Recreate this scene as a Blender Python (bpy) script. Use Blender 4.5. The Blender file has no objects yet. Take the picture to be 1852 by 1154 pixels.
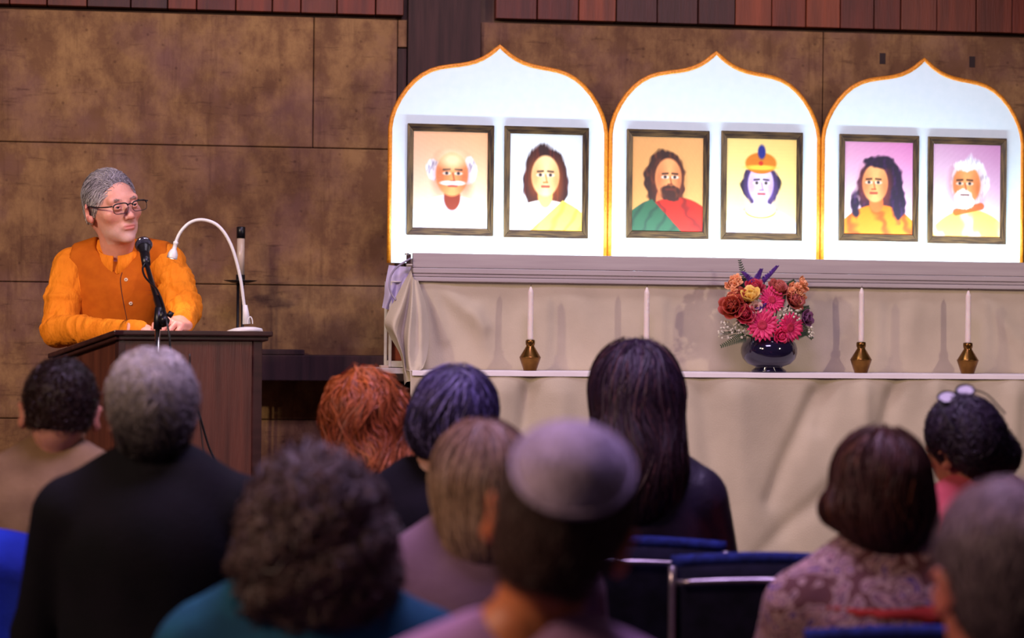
import bpy, math, random
import numpy as np
from mathutils import Matrix, Vector
random.seed(7); RNG = np.random.default_rng(7)
SC = bpy.context.scene; COL = SC.collection
# ------------------------------------------------------------------ camera
F = 4200.0; CZ = 1.40; ROLL = 0.010; HOR = 23.0       # focal length (px), eye height, roll, horizon below centre
cam = bpy.data.cameras.new('camera'); camo = bpy.data.objects.new('camera', cam); COL.objects.link(camo)
cam.sensor_width = 36.0; cam.lens = F / 1852 * 36; cam.shift_y = HOR / 1852
camo.matrix_world = Matrix.Translation((0, 0, CZ)) @ Matrix.Rotation(math.pi / 2, 4, 'X') @ Matrix.Rotation(ROLL, 4, 'Z')
cam.dof.use_dof = True; cam.dof.focus_distance = 7.75; cam.dof.aperture_fstop = 3.0
cam.clip_start = 0.1; cam.clip_end = 60
SC.camera = camo
# ------------------------------------------------------------------ world, lights, exposure
w = bpy.data.worlds.new('room_ambient'); SC.world = w; w.use_nodes = True
w.node_tree.nodes['Background'].inputs[0].default_value = (0.62, 0.42, 0.55, 1)
w.node_tree.nodes['Background'].inputs[1].default_value = 0.05
def spot(name, loc, target, power, color, size=0.05, angle=50, blend=0.6):
    l = bpy.data.lights.new(name, 'SPOT'); l.energy = power; l.color = color; l.shadow_soft_size = size
    l.spot_size = math.radians(angle); l.spot_blend = blend
    o = bpy.data.objects.new(name, l); COL.objects.link(o); o.location = loc
    o.rotation_euler = (Vector(target) - Vector(loc)).to_track_quat('-Z', 'Y').to_euler(); return o
def area(name, loc, target, power, color, sx, sy):
    l = bpy.data.lights.new(name, 'AREA'); l.energy = power; l.color = color; l.shape = 'RECTANGLE'; l.size = sx; l.size_y = sy
    o = bpy.data.objects.new(name, l); COL.objects.link(o); o.location = loc
    o.rotation_euler = (Vector(target) - Vector(loc)).to_track_quat('-Z', 'Y').to_euler(); return o
spot('stage_spot_left', (-3.9, 3.0, 3.6), (-0.3, 8.3, 1.5), 540, (1.0, 0.80, 0.58), 0.12, 46)
spot('stage_spot_right', (4.6, 3.6, 3.0), (0.3, 8.4, 1.5), 420, (1.0, 0.80, 0.68), 0.10, 46)
spot('speaker_spot', (-3.0, 4.2, 3.4), (-1.3, 7.7, 1.65), 190, (1.0, 0.86, 0.74), 0.06, 16, 0.5)
area('ceiling_panel_light', (0.2, 4.4, 4.3), (0.2, 4.6, 0), 150, (0.72, 0.52, 1.0), 1.4, 1.0)
area('audience_fill', (-3.2, 2.0, 3.3), (0.0, 4.4, 1.1), 100, (1.0, 0.66, 0.50), .8, .8)  # added warm fill from the left rear to lift the audience, source unseen
area('stage_top_fill', (0.4, 7.2, 4.3), (0.4, 7.7, 1.0), 40, (0.92, 0.82, 1.0), 2.2, .5)  # added overhead fill to brighten the table top and hair, no fixture seen
SC.view_settings.view_transform = 'Standard'; SC.view_settings.look = 'None'
SC.view_settings.gamma = 1.0; SC.view_settings.use_curve_mapping = False; SC.view_settings.exposure = 0.0
# ------------------------------------------------------------------ helpers: picture <-> place
def ray(px, py):
    x = px - 926.0; y = py - 577.0 - HOR
    return (x + ROLL * y) / F, -(y - ROLL * x) / F
def pt(px, py, Y):
    a, b = ray(px, py); return np.array([a * Y, Y, CZ + b * Y])
YA, TA = 8.47, 0.19; AL = math.atan(TA); CA, SA = math.cos(AL), math.sin(AL)
YW, TW = 9.12, 0.14; WL = math.atan(TW); CW, SW = math.cos(WL), math.sin(WL)
def A(px, py, d=0.0):      # altar plane, d metres in front of the arches -> (u along the altar, z)
    a, b = ray(px, py); Y = (YA - d / CA) / (1 - TA * a); X = a * Y
    return X * CA + (Y - YA) * SA, CZ + b * Y
def W(px, py, d=0.0):
    a, b = ray(px, py); Y = (YW - d / CW) / (1 - TW * a); X = a * Y
    return X * CW + (Y - YW) * SW, CZ + b * Y
def Aw(u, d, z): return (u * CA + d * SA, YA + u * SA - d * CA, z)
def Ww(u, d, z): return (u * CW + d * SW, YW + u * SW - d * CW, z)
STAGE = 0.25
# ------------------------------------------------------------------ helpers: materials
def lin(c):
    c = np.asarray(c, float) / 255.0
    return tuple(np.where(c <= .04045, c / 12.92, ((c + .055) / 1.055) ** 2.4))
MATS = {}
def mat(name, c1, c2=None, rough=.6, scale=8, detail=5, metal=0, bump=0, bscale=60, stretch=(1, 1, 1), sss=0, spec=.5,
        bdist=.01, emit=None, coat=0, attr=False, sheen=0, lo=.35, hi=.65, coord='Object'):
    if name in MATS: return MATS[name]
    m = bpy.data.materials.new(name); m.use_nodes = True; nt = m.node_tree; b = nt.nodes['Principled BSDF']
    b.inputs['Roughness'].default_value = rough; b.inputs['Metallic'].default_value = metal
    b.inputs['Specular IOR Level'].default_value = spec
    if sss: b.inputs['Subsurface Weight'].default_value = sss; b.inputs['Subsurface Radius'].default_value = (.012, .004, .002); b.inputs['Subsurface Scale'].default_value = 1
    if coat: b.inputs['Coat Weight'].default_value = coat; b.inputs['Coat Roughness'].default_value = .08
    if sheen: b.inputs['Sheen Weight'].default_value = sheen
    if emit: b.inputs['Emission Color'].default_value = (*emit[0], 1); b.inputs['Emission Strength'].default_value = emit[1]
    tc = nt.nodes.new('ShaderNodeTexCoord'); mp = nt.nodes.new('ShaderNodeMapping'); mp.inputs['Scale'].default_value = stretch
    nt.links.new(tc.outputs[coord], mp.inputs[0])
    n = nt.nodes.new('ShaderNodeTexNoise'); n.inputs['Scale'].default_value = scale; n.inputs['Detail'].default_value = detail
    nt.links.new(mp.outputs[0], n.inputs['Vector'])
    r = nt.nodes.new('ShaderNodeValToRGB'); r.color_ramp.elements[0].position = lo; r.color_ramp.elements[1].position = hi
    c2 = c2 or tuple(x * .8 for x in c1)
    r.color_ramp.elements[0].color = (*c1, 1); r.color_ramp.elements[1].color = (*c2, 1)
    nt.links.new(n.outputs[0], r.inputs[0])
    if attr:
        at = nt.nodes.new('ShaderNodeVertexColor'); at.layer_name = 'Col'
        mx = nt.nodes.new('ShaderNodeMix'); mx.data_type = 'RGBA'; mx.blend_type = 'MULTIPLY'; mx.inputs[0].default_value = 1
        nt.links.new(at.outputs[0], mx.inputs[6]); nt.links.new(r.outputs[0], mx.inputs[7]); nt.links.new(mx.outputs[2], b.inputs['Base Color'])
    else: nt.links.new(r.outputs[0], b.inputs['Base Color'])
    if bump:
        n2 = nt.nodes.new('ShaderNodeTexNoise'); n2.inputs['Scale'].default_value = bscale; n2.inputs['Detail'].default_value = 4
        nt.links.new(mp.outputs[0], n2.inputs['Vector'])
        bp = nt.nodes.new('ShaderNodeBump'); bp.inputs['Strength'].default_value = bump; bp.inputs['Distance'].default_value = bdist
        nt.links.new(n2.outputs[0], bp.inputs['Height']); nt.links.new(bp.outputs[0], b.inputs['Normal'])
    MATS[name] = m; return m
def L(r, g, b): return lin((r, g, b))
# ------------------------------------------------------------------ helpers: objects
def link(o, parent=None):
    COL.objects.link(o)
    if parent is not None: o.parent = parent
    return o
def tag(o, label, cat, group=None):
    o['label'] = label; o['category'] = cat
    if group: o['group'] = group
    return o
def thing(name, label, cat, loc=(0, 0, 0), rz=0, group=None):
    o = bpy.data.objects.new(name, None); link(o); o.location = tuple(float(x) for x in loc); o.rotation_euler = (0, 0, rz)
    o.empty_display_size = .05; return tag(o, label, cat, group)
def mesh(name, V, Fc, m, smooth=True, cols=None):
    me = bpy.data.meshes.new(name); V = np.asarray(V, float)
    me.from_pydata(V.tolist(), [], Fc.tolist() if isinstance(Fc, np.ndarray) else Fc)
    if smooth: me.polygons.foreach_set('use_smooth', np.ones(len(me.polygons), bool))
    if cols is not None:
        ca = me.color_attributes.new('Col', 'FLOAT_COLOR', 'POINT')
        c = np.ones((len(V), 4), np.float32); c[:, :3] = cols; ca.data.foreach_set('color', c.ravel())
    for mm in (m if isinstance(m, (list, tuple)) else [m]): me.materials.append(mm)
    me.update(); return me
def local(V, p):           # place coordinates -> coordinates of the parent
    V = np.asarray(V, float) - np.array(p.location); a = -p.rotation_euler[2]; c, s = math.cos(a), math.sin(a)
    return np.stack([V[:, 0] * c - V[:, 1] * s, V[:, 0] * s + V[:, 1] * c, V[:, 2]], 1)
def obj(name, VF, m, parent=None, smooth=False, loc=(0, 0, 0), rz=0, world=False, cols=None, bevel=0, seg=2):
    V, Fc = VF
    if world and parent is not None: V = local(V, parent)
    o = bpy.data.objects.new(name, mesh(name, V, Fc, m, smooth, cols)); link(o, parent)
    o.location = tuple(float(x) for x in loc); o.rotation_euler = (0, 0, rz)
    if bevel:
        b = o.modifiers.new('edge', 'BEVEL'); b.width = bevel; b.segments = seg; b.limit_method = 'ANGLE'
    return o
def struct(o): o['kind'] = 'structure'; return o
class MB:
    def __init__(s): s.V = []; s.F = []; s.n = 0
    def add(s, VF):
        V, Fc = VF; s.V.append(np.asarray(V, float)); s.F += [tuple(int(i) + s.n for i in f) for f in Fc]; s.n += len(V); return s
    def out(s): return np.concatenate(s.V), s.F
def box(c, h):
    c = np.array(c, float); h = np.array(h, float)
    V = [c + h * np.array(q) for q in [(-1, -1, -1), (1, -1, -1), (1, 1, -1), (-1, 1, -1), (-1, -1, 1), (1, -1, 1), (1, 1, 1), (-1, 1, 1)]]
    return np.array(V), [(0, 3, 2, 1), (4, 5, 6, 7), (0, 1, 5, 4), (1, 2, 6, 5), (2, 3, 7, 6), (3, 0, 4, 7)]
def box2(x0, x1, y0, y1, z0, z1): return box(((x0 + x1) / 2, (y0 + y1) / 2, (z0 + z1) / 2), (abs(x1 - x0) / 2, abs(y1 - y0) / 2, abs(z1 - z0) / 2))
def lathe(prof, n=28, c=(0, 0, 0)):
    V = []; Fc = []
    for r, z in prof:
        for k in range(n):
            a = 2 * math.pi * k / n; V.append((c[0] + r * math.cos(a), c[1] + r * math.sin(a), c[2] + z))
    for i in range(len(prof) - 1):
        for k in range(n):
            k2 = (k + 1) % n; Fc.append((i * n + k, i * n + k2, (i + 1) * n + k2, (i + 1) * n + k))
    Fc.append(tuple(range(n))[::-1]); Fc.append(tuple((len(prof) - 1) * n + k for k in range(n)))
    return np.array(V), Fc
def catmull(P, sub=6):
    P = np.asarray(P, float); Q = np.vstack([2 * P[0] - P[1], P, 2 * P[-1] - P[-2]]); out = []
    for i in range(1, len(Q) - 2):
        for k in range(sub):
            t = k / sub; a, b, c, d = Q[i - 1], Q[i], Q[i + 1], Q[i + 2]
            out.append(.5 * (2 * b + (c - a) * t + (2 * a - 5 * b + 4 * c - d) * t * t + (3 * b - a - 3 * c + d) * t ** 3))
    out.append(Q[-2]); return np.array(out)
def tube(P, r, n=10, closed=False):
    P = np.asarray(P, float); m = len(P); r = np.broadcast_to(np.asarray(r, float), (m,))
    T = np.gradient(P, axis=0)
    if closed: T = np.roll(P, -1, 0) - np.roll(P, 1, 0)
    T /= np.linalg.norm(T, axis=1)[:, None] + 1e-9
    ref = np.array([0, 0, 1.0]) if abs(T[0][2]) < .9 else np.array([1.0, 0, 0]); V = []
    u = np.cross(T[0], ref); u /= np.linalg.norm(u)
    for i in range(m):
        u = u - T[i] * u.dot(T[i]); u /= np.linalg.norm(u) + 1e-9; v = np.cross(T[i], u)
        for k in range(n):
            a = 2 * math.pi * k / n; V.append(P[i] + r[i] * (math.cos(a) * u + math.sin(a) * v))
    Fc = []
    for i in range(m if closed else m - 1):
        i2 = (i + 1) % m
        for k in range(n): k2 = (k + 1) % n; Fc.append((i * n + k, i * n + k2, i2 * n + k2, i2 * n + k))
    if not closed: Fc.append(tuple(range(n))[::-1]); Fc.append(tuple((m - 1) * n + k for k in range(n)))
    return np.array(V), Fc
def grid(Fn, nu, nv):      # Fn(u,v arrays in 0..1) -> points
    u, v = np.meshgrid(np.linspace(0, 1, nu), np.linspace(0, 1, nv), indexing='ij')
    P = np.stack(np.broadcast_arrays(*Fn(u, v)), -1).reshape(-1, 3); i, j = np.meshgrid(np.arange(nu - 1), np.arange(nv - 1), indexing='ij'); k = (i * nv + j).ravel()
    return P, np.stack([k, k + nv, k + nv + 1, k + 1], 1)
def fix_thick(o, t):
    m = o.modifiers.new('thickness', 'SOLIDIFY'); m.thickness = t; m.offset = -1; return o
# ------------------------------------------------------------------ helpers: implicit bodies
def ell(c, r, R=None):
    c = np.array(c, float); r = np.array(r, float); m = r.max()
    def f(x, y, z):
        x, y, z = x - c[0], y - c[1], z - c[2]
        if R is not None:
            x, y, z = R[0, 0] * x + R[1, 0] * y + R[2, 0] * z, R[0, 1] * x + R[1, 1] * y + R[2, 1] * z, R[0, 2] * x + R[1, 2] * y + R[2, 2] * z
        k0 = np.sqrt((x / r[0]) ** 2 + (y / r[1]) ** 2 + (z / r[2]) ** 2); k1 = np.sqrt((x / r[0] ** 2) ** 2 + (y / r[1] ** 2) ** 2 + (z / r[2] ** 2) ** 2) + 1e-6
        return k0 * (k0 - 1) / k1
    return f, c - m, c + m
def cone(a, b, ra, rb=None):
    a = np.array(a, float); b = np.array(b, float); rb = ra if rb is None else rb; ba = b - a; bb = ba.dot(ba) + 1e-12; m = max(ra, rb)
    def f(x, y, z):
        x, y, z = x - a[0], y - a[1], z - a[2]; t = np.clip((x * ba[0] + y * ba[1] + z * ba[2]) / bb, 0, 1)
        return np.sqrt((x - t * ba[0]) ** 2 + (y - t * ba[1]) ** 2 + (z - t * ba[2]) ** 2) - (ra + (rb - ra) * t)
    return f, np.minimum(a, b) - m, np.maximum(a, b) + m
def rbox(c, h, r=.005, R=None):
    c = np.array(c, float); h = np.array(h, float); m = np.linalg.norm(h) + r
    def f(x, y, z):
        x, y, z = x - c[0], y - c[1], z - c[2]
        if R is not None:
            x, y, z = R[0, 0] * x + R[1, 0] * y + R[2, 0] * z, R[0, 1] * x + R[1, 1] * y + R[2, 1] * z, R[0, 2] * x + R[1, 2] * y + R[2, 2] * z
        qx, qy, qz = abs(x) - h[0] + r, abs(y) - h[1] + r, abs(z) - h[2] + r
        return np.sqrt(np.maximum(qx, 0) ** 2 + np.maximum(qy, 0) ** 2 + np.maximum(qz, 0) ** 2) + np.minimum(np.maximum(qx, np.maximum(qy, qz)), 0) - r
    return f, c - m, c + m
def R3(ax, deg): return np.array(Matrix.Rotation(math.radians(deg), 3, ax))
class Vol:
    def __init__(s, lo, hi, h):
        s.lo = np.array(lo, float); s.h = h; s.n = np.ceil((np.array(hi) - s.lo) / h).astype(int) + 1
        s.ax = [(s.lo[i] + h * np.arange(s.n[i])).astype(np.float32) for i in range(3)]
        s.f = np.full(s.n, .25, np.float32)
    def win(s, lo, hi, pad):
        sl = []
        for i in range(3):
            a = int(np.clip((lo[i] - pad - s.lo[i]) / s.h, 0, s.n[i])); b = int(np.clip((hi[i] + pad - s.lo[i]) / s.h + 2, 0, s.n[i])); sl.append(slice(a, b))
        return tuple(sl)
    def ev(s, p, pad):
        f, lo, hi = p; sl = s.win(lo, hi, pad)
        return sl, f(s.ax[0][sl[0]][:, None, None], s.ax[1][sl[1]][None, :, None], s.ax[2][sl[2]][None, None, :])
    def add(s, p, k=.02):
        sl, d = s.ev(p, k + .05); a = s.f[sl]
        if a.size == 0: return s
        h = np.clip(.5 + .5 * (a - d) / k, 0, 1); s.f[sl] = a * (1 - h) + d * h - k * h * (1 - h); return s
    def sub(s, p, k=.01):
        sl, d = s.ev(p, k + .03); a = s.f[sl]
        if a.size == 0: return s
        d = -d; h = np.clip(.5 + .5 * (d - a) / k, 0, 1); s.f[sl] = a * (1 - h) + d * h + k * h * (1 - h); return s
    def cut(s, fn):         # keep where fn(x,y,z) < 0
        s.f = np.maximum(s.f, fn(s.ax[0][:, None, None], s.ax[1][None, :, None], s.ax[2][None, None, :])).astype(np.float32); return s
    def grow(s, fn): s.f = (s.f - fn(s.ax[0][:, None, None], s.ax[1][None, :, None], s.ax[2][None, None, :])).astype(np.float32); return s
    def sample(s, P, grad=False):
        q = (P - s.lo) / s.h; i = np.clip(np.floor(q).astype(int), 0, s.n - 2); t = np.clip(q - i, 0, 1); f = s.f
        c = [[[f[i[:, 0] + a, i[:, 1] + b, i[:, 2] + d] for d in (0, 1)] for b in (0, 1)] for a in (0, 1)]
        tx, ty, tz = t.T
        l = lambda a, b, t: a + (b - a) * t
        v = l(l(l(c[0][0][0], c[1][0][0], tx), l(c[0][1][0], c[1][1][0], tx), ty), l(l(c[0][0][1], c[1][0][1], tx), l(c[0][1][1], c[1][1][1], tx), ty), tz)
        if not grad: return v
        e = s.h; g = np.stack([s.sample(P + np.eye(3)[k] * e) - s.sample(P - np.eye(3)[k] * e) for k in range(3)], 1)
        return v, g / (np.linalg.norm(g, axis=1)[:, None] + 1e-9)
    def mesh(s):
        f = s.f.copy()
        for i in range(3):
            q = [slice(None)] * 3; q[i] = 0; f[tuple(q)] = abs(f[tuple(q)]) + .001; q[i] = -1; f[tuple(q)] = abs(f[tuple(q)]) + .001
        S = f < 0; nx, ny, nz = f.shape
        cnt = np.zeros((nx - 1, ny - 1, nz - 1), np.int8); offs = [(a, b, c) for a in (0, 1) for b in (0, 1) for c in (0, 1)]
        for a, b, c in offs: cnt += S[a:nx - 1 + a, b:ny - 1 + b, c:nz - 1 + c]
        act = np.argwhere((cnt > 0) & (cnt < 8)); idx = np.full(cnt.shape, -1, np.int64); idx[tuple(act.T)] = np.arange(len(act))
        cv = np.stack([f[act[:, 0] + a, act[:, 1] + b, act[:, 2] + c] for a, b, c in offs], 1); acc = np.zeros((len(act), 3)); num = np.zeros(len(act))
        for i in range(8):
            for j in range(i + 1, 8):
                o1, o2 = np.array(offs[i]), np.array(offs[j])
                if abs(o1 - o2).sum() != 1: continue
                va, vb = cv[:, i], cv[:, j]; m = (va < 0) != (vb < 0); t = np.where(m, va / np.where(m, va - vb, 1), 0)
                acc += m[:, None] * (o1 + t[:, None] * (o2 - o1)); num += m
        V = s.lo + s.h * (act + acc / num[:, None]); Fs = []
        for ax in range(3):
            a1, a2 = (ax + 1) % 3, (ax + 2) % 3; sl = [slice(None)] * 3; sl2 = list(sl); sl[ax] = slice(0, -1); sl2[ax] = slice(1, None)
            A1, B1 = S[tuple(sl)], S[tuple(sl2)]; e = np.argwhere(A1 != B1)
            e = e[(e[:, a1] > 0) & (e[:, a2] > 0) & (e[:, a1] < f.shape[a1] - 1) & (e[:, a2] < f.shape[a2] - 1)]
            def cell(d1, d2): q = e.copy(); q[:, a1] += d1; q[:, a2] += d2; return idx[tuple(q.T)]
            q = np.stack([cell(-1, -1), cell(0, -1), cell(0, 0), cell(-1, 0)], 1); fl = ~A1[tuple(e.T)]; q[fl] = q[fl][:, ::-1]; Fs.append(q)
        Fc = np.concatenate(Fs); return V, Fc[(Fc >= 0).all(1)]
def wob(P, freq, seed):     # smooth pseudo noise in -1..1
    r = np.random.default_rng(seed); o = np.zeros(len(P))
    for k in range(5):
        d = r.normal(size=3); d /= np.linalg.norm(d); o += np.sin(P @ d * freq * (1 + .45 * k) + r.uniform(0, 6.28)) / (1 + .5 * k)
    return o / 2.3
def strands(vol, n, seg, nseg, flow, width, seed, region=None, lift=.003, jit=.3, curl=0, curlf=60, vary=.5):
    gs = []
    r = np.random.default_rng(seed); V, _ = vol.mesh()
    if region is not None: V = V[region(V)]
    P = V[r.integers(0, len(V), n)] + r.normal(size=(n, 3)) * .002; lf = lift * r.uniform(.0, 1.6, n); J = r.normal(size=(n, 3)) * jit
    ln = seg * r.uniform(1 - vary, 1 + vary, n); ph = r.uniform(0, 6.28, n); pts = []
    for k in range(nseg + 1):
        v, g = vol.sample(P, True); P = P - g * np.clip(v - lf, -.01, .01)[:, None]
        d = flow(P) + J; d = d - g * np.clip((d * g).sum(1), -9, 9)[:, None]; d /= np.linalg.norm(d, axis=1)[:, None] + 1e-6
        side = np.cross(g, d); Q = P + (curl * np.sin(ph + curlf * ln * k))[:, None] * side + (abs(curl) * np.cos(ph + curlf * ln * k))[:, None] * g * .6
        pts.append(Q); gs.append(g); P = P + d * ln[:, None]
    pts = np.stack(pts, 1); m = nseg + 1; T = np.gradient(pts, axis=1); T /= np.linalg.norm(T, axis=2)[..., None] + 1e-9
    gq = np.stack(gs, 1) + r.normal(size=(n, 1, 3)) * .45; u = np.cross(T, gq); u /= np.linalg.norm(u, axis=2)[..., None] + 1e-9
    wd = width * (r.uniform(.6, 1.3, n)[:, None] * np.array([.8] + [1] * (nseg - 1) + [.25])[None, :])[..., None]
    Vv = np.stack([pts - 1.15 * wd * u, pts + 1.15 * wd * u], 2).reshape(-1, 3); b0 = ((np.arange(n) * m * 2)[:, None] + (np.arange(nseg) * 2)[None, :]).ravel()
    return Vv, np.stack([b0, b0 + 1, b0 + 3, b0 + 2], 1), np.repeat(r.uniform(0, 1, n), m * 2)
def xf(V, M): return np.asarray(V) @ np.array(M)[:3, :3].T + np.array(M)[:3, 3]
def cat(*vf):
    Vs = []; Fs = []; n = 0
    for V, Fc in vf: Vs.append(V); Fs.append(np.asarray(Fc) + n); n += len(V)
    return np.concatenate(Vs), np.concatenate(Fs)
# ================================================================== the setting
def concrete():
    m = bpy.data.materials.new('board_marked_concrete'); m.use_nodes = True; nt = m.node_tree; N = nt.nodes; b = N['Principled BSDF']; lk = nt.links.new
    g = N.new('ShaderNodeNewGeometry'); oi = N.new('ShaderNodeObjectInfo')
    def noise(sc, det, stretch=(1, 1, 1), rough=.6):
        mp = N.new('ShaderNodeMapping'); mp.inputs['Scale'].default_value = stretch; lk(g.outputs['Position'], mp.inputs[0])
        n = N.new('ShaderNodeTexNoise'); n.inputs['Scale'].default_value = sc; n.inputs['Detail'].default_value = det; n.inputs['Roughness'].default_value = rough; lk(mp.outputs[0], n.inputs['Vector']); return n
    def ramp(src, p0, c0, p1, c1):
        r = N.new('ShaderNodeValToRGB'); r.color_ramp.elements[0].position = p0; r.color_ramp.elements[0].color = (*c0, 1)
        r.color_ramp.elements[1].position = p1; r.color_ramp.elements[1].color = (*c1, 1); lk(src, r.inputs[0]); return r
    def mix(a, bb, fac, mode='MIX'):
        x = N.new('ShaderNodeMix'); x.data_type = 'RGBA'; x.blend_type = mode; lk(a, x.inputs[6]); lk(bb, x.inputs[7])
        if isinstance(fac, float): x.inputs[0].default_value = fac
        else: lk(fac, x.inputs[0])
        return x.outputs[2]
    n1 = noise(2.2, 8); base = ramp(n1.outputs[0], .36, (.185, .100, .048), .66, (.31, .185, .082))
    n2 = noise(9, 9, (1, 1, .7), .7); blot = ramp(n2.outputs[0], .42, (.62, .52, .55), .62, (1.12, 1.08, 1.0))
    c = mix(base.outputs[0], blot.outputs[0], 1.0, 'MULTIPLY')
    n3 = noise(3.4, 4); pur = ramp(n3.outputs[0], .5, (0, 0, 0), .75, (.55, .55, .55)); tint = N.new('ShaderNodeRGB'); tint.outputs[0].default_value = (.21, .105, .10, 1)
    c = mix(c, tint.outputs[0], pur.outputs[0])
    n4 = noise(4, 10, (4.5, 4.5, .35), .72); drip = ramp(n4.outputs[0], .30, (.42, .34, .36), .45, (1, 1, 1)); c = mix(c, drip.outputs[0], .55, 'MULTIPLY')
    n5 = noise(7, 8, (.8, .8, 6), .7); dash = ramp(n5.outputs[0], .32, (.35, .28, .3), .42, (1, 1, 1)); c = mix(c, dash.outputs[0], .6, 'MULTIPLY')
    v = N.new('ShaderNodeTexVoronoi'); v.inputs['Scale'].default_value = 16; lk(g.outputs['Position'], v.inputs['Vector'])
    pit = ramp(v.outputs['Distance'], .05, (.3, .22, .22), .12, (1, 1, 1)); c = mix(c, pit.outputs[0], .5, 'MULTIPLY')
    rv = ramp(oi.outputs['Random'], 0, (.9, .88, .9), 1, (1.08, 1.05, 1.0)); c = mix(c, rv.outputs[0], 1.0, 'MULTIPLY')
    lk(c, b.inputs['Base Color']); b.inputs['Roughness'].default_value = .78; b.inputs['Specular IOR Level'].default_value = .25
    bp = N.new('ShaderNodeBump'); bp.inputs['Strength'].default_value = .35; bp.inputs['Distance'].default_value = .012; lk(n2.outputs[0], bp.inputs['Height']); lk(bp.outputs[0], b.inputs['Normal'])
    return m
CONC = concrete()
REDW = [mat('redwood_%d' % k, c, tuple(x * .45 for x in c), .55, 3, 8, bump=.25, bscale=20, stretch=(9, 9, .7), lo=.3, hi=.7)
        for k, c in enumerate([(.19, .030, .009), (.13, .019, .008), (.24, .045, .012), (.07, .013, .010), (.17, .034, .013)])]
DARKW = mat('dark_stained_timber', (.055, .021, .020), (.026, .010, .010), .8, 4, 7, bump=.3, bscale=25, stretch=(8, 8, .6))
CARPET = mat('dark_carpet', (.035, .02, .035), (.02, .012, .02), .95, 60)
STAGEW = mat('stage_boards', (.09, .04, .02), (.05, .02, .012), .5, 5, 6, stretch=(.5, 6, 1))
struct(obj('floor', box2(-7, 7, -2, 10.5, -.1, 0), CARPET))
pf = struct(obj('stage_platform', box2(-6, 6, -.02, 3.2, 0, STAGE), STAGEW, loc=(0, 6.45, 0), rz=.14)); pf['label'] = 'low dark timber stage platform under the altar and lectern'
# wall: cast concrete panels with recessed joints
zt = W(400, 26)[1]; z1 = W(300, 262)[1]; z2 = W(300, 513)[1]; z3 = W(300, 758)[1]
wall = struct(obj('wall_back', box2(-5.2, 5.2, .045, .25, 0, 3.9), mat('joint_backing_concrete', (.12, .066, .044), (.07, .04, .03), .9), loc=(0, YW, 0), rz=WL))  # darker concrete backing that shows in the panel joints
def panel(u0, u1, za, zb, d=0):
    o = obj('concrete_panel', box2(u0 + .0016, u1 - .0016, -d, .05, za + .0016, zb - .0016), CONC, wall, bevel=.003, seg=1)
uj, ue, un = W(567, 150)[0], W(737, 60)[0], W(718, 200)[0]; ur, uk = W(869, 60)[0], W(1489, 120)[0]; zn = W(725, 86)[1]
ul, um = -5.2, W(-420, 300)[0]
panel(ul, um, z1, zt); panel(um, uj, z1, zt); panel(uj, un, z1, zt); panel(un, ue, zn, zt)
panel(ul, um, z2, z1); panel(um, un, z2, z1); panel(ul, un, z3, z2); panel(ul, un, STAGE, z3)
for za, zb in ((z1, zt), (z2, z1), (STAGE, z2)): panel(ur, uk, za, zb); panel(uk, uk + 1.45, za, zb); panel(uk + 1.45, 5.2, za, zb)
struct(obj('trim_1', box2(ue + .002, ur - .002, -.02, .12, STAGE, 3.9), DARKW, loc=(0, YW, 0), rz=WL))
wall.children[0]
pst = struct(obj('trim_2', box2(un + .002, ue - .004, .0, .1, STAGE, zn - .004), DARKW, loc=(0, YW, 0), rz=WL))
hole = mat('tie_hole_dark', (.03, .016, .016), (.02, .01, .01), .9)
for px, py in ((1596, 106), (1758, 112)):
    u, z = W(px, py); obj('tie_hole', box2(u - .012, u + .012, -.0015, .02, z - .022, z + .022), hole, wall)
# vertical redwood boards above the concrete
wb = struct(obj('wall_upper', box2(-5.2, 5.2, .06, .2, zt + .005, 3.9), mat('board_backing', (.02, .01, .01), None, .9), loc=(0, YW, 0), rz=WL)); wb['label'] = 'band of vertical redwood boards above the concrete wall'
edges = [-5.2]
while edges[-1] < 5.2: edges.append(edges[-1] + random.choice((.11, .14, .15, .165)))
for a, b in zip(edges[:-1], edges[1:]):
    if a < ur and b > ue: continue
    t = random.uniform(0, .010)
    obj('redwood_board', box2(a + .002, b - .002, -.012 - t, .05, zt + .014, 3.88), random.choice(REDW), wb, bevel=.002, seg=1)
# dark timber ledge along the wall between lectern and altar
u0, za = W(478, 640, .22); u1, zb = W(712, 690, .22)
lg = struct(obj('trim_3', box2(u0 - .35, u1 + .9, -.24, -.002, zb, za - .004), DARKW, loc=(0, YW, 0), rz=WL, bevel=.004)); lg['label'] = 'dark timber ledge running low along the concrete wall'
ua, zc_ = W(462, 632, .2); ub = W(551, 632, .2)[0]
tag(obj('dark_plank', box2(ua, ub, -.2, -.03, za - .003, zc_), DARKW, loc=(0, YW, 0), rz=WL, bevel=.003), 'short dark plank lying on the wall ledge beside the lectern', 'plank')
# ================================================================== the altar
CLOTH = mat('cream_altar_cloth', (.52, .44, .32), (.44, .37, .27), .85, 5, 4, bump=.12, bscale=180, sheen=.2)
WHITE = mat('white_arch_board', (.64, .79, .86), (.61, .77, .84), .55, 30, 3)
GOLD = mat('gold_rope_trim', (.75, .28, .02), (.55, .17, .01), .35, 140, 3, metal=.25, bump=.3, bscale=220)
FASC = mat('greyed_white_paint', (.43, .37, .36), (.37, .31, .31), .5, 6, 5, stretch=(.4, 3, 8))
LAV = mat('lavender_cloth', (.50, .44, .60), (.40, .35, .52), .85, 6)
FRAMEW = [mat('bronze_wood_rail_%d' % k, (.13, .080, .032), (.020, .012, .010), .34, 14, 6, metal=.3, stretch=s_, bump=.1, bscale=60, lo=.3, hi=.65) for k, s_ in enumerate(((.9, 10, 12), (12, 10, .9)))]
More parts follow.
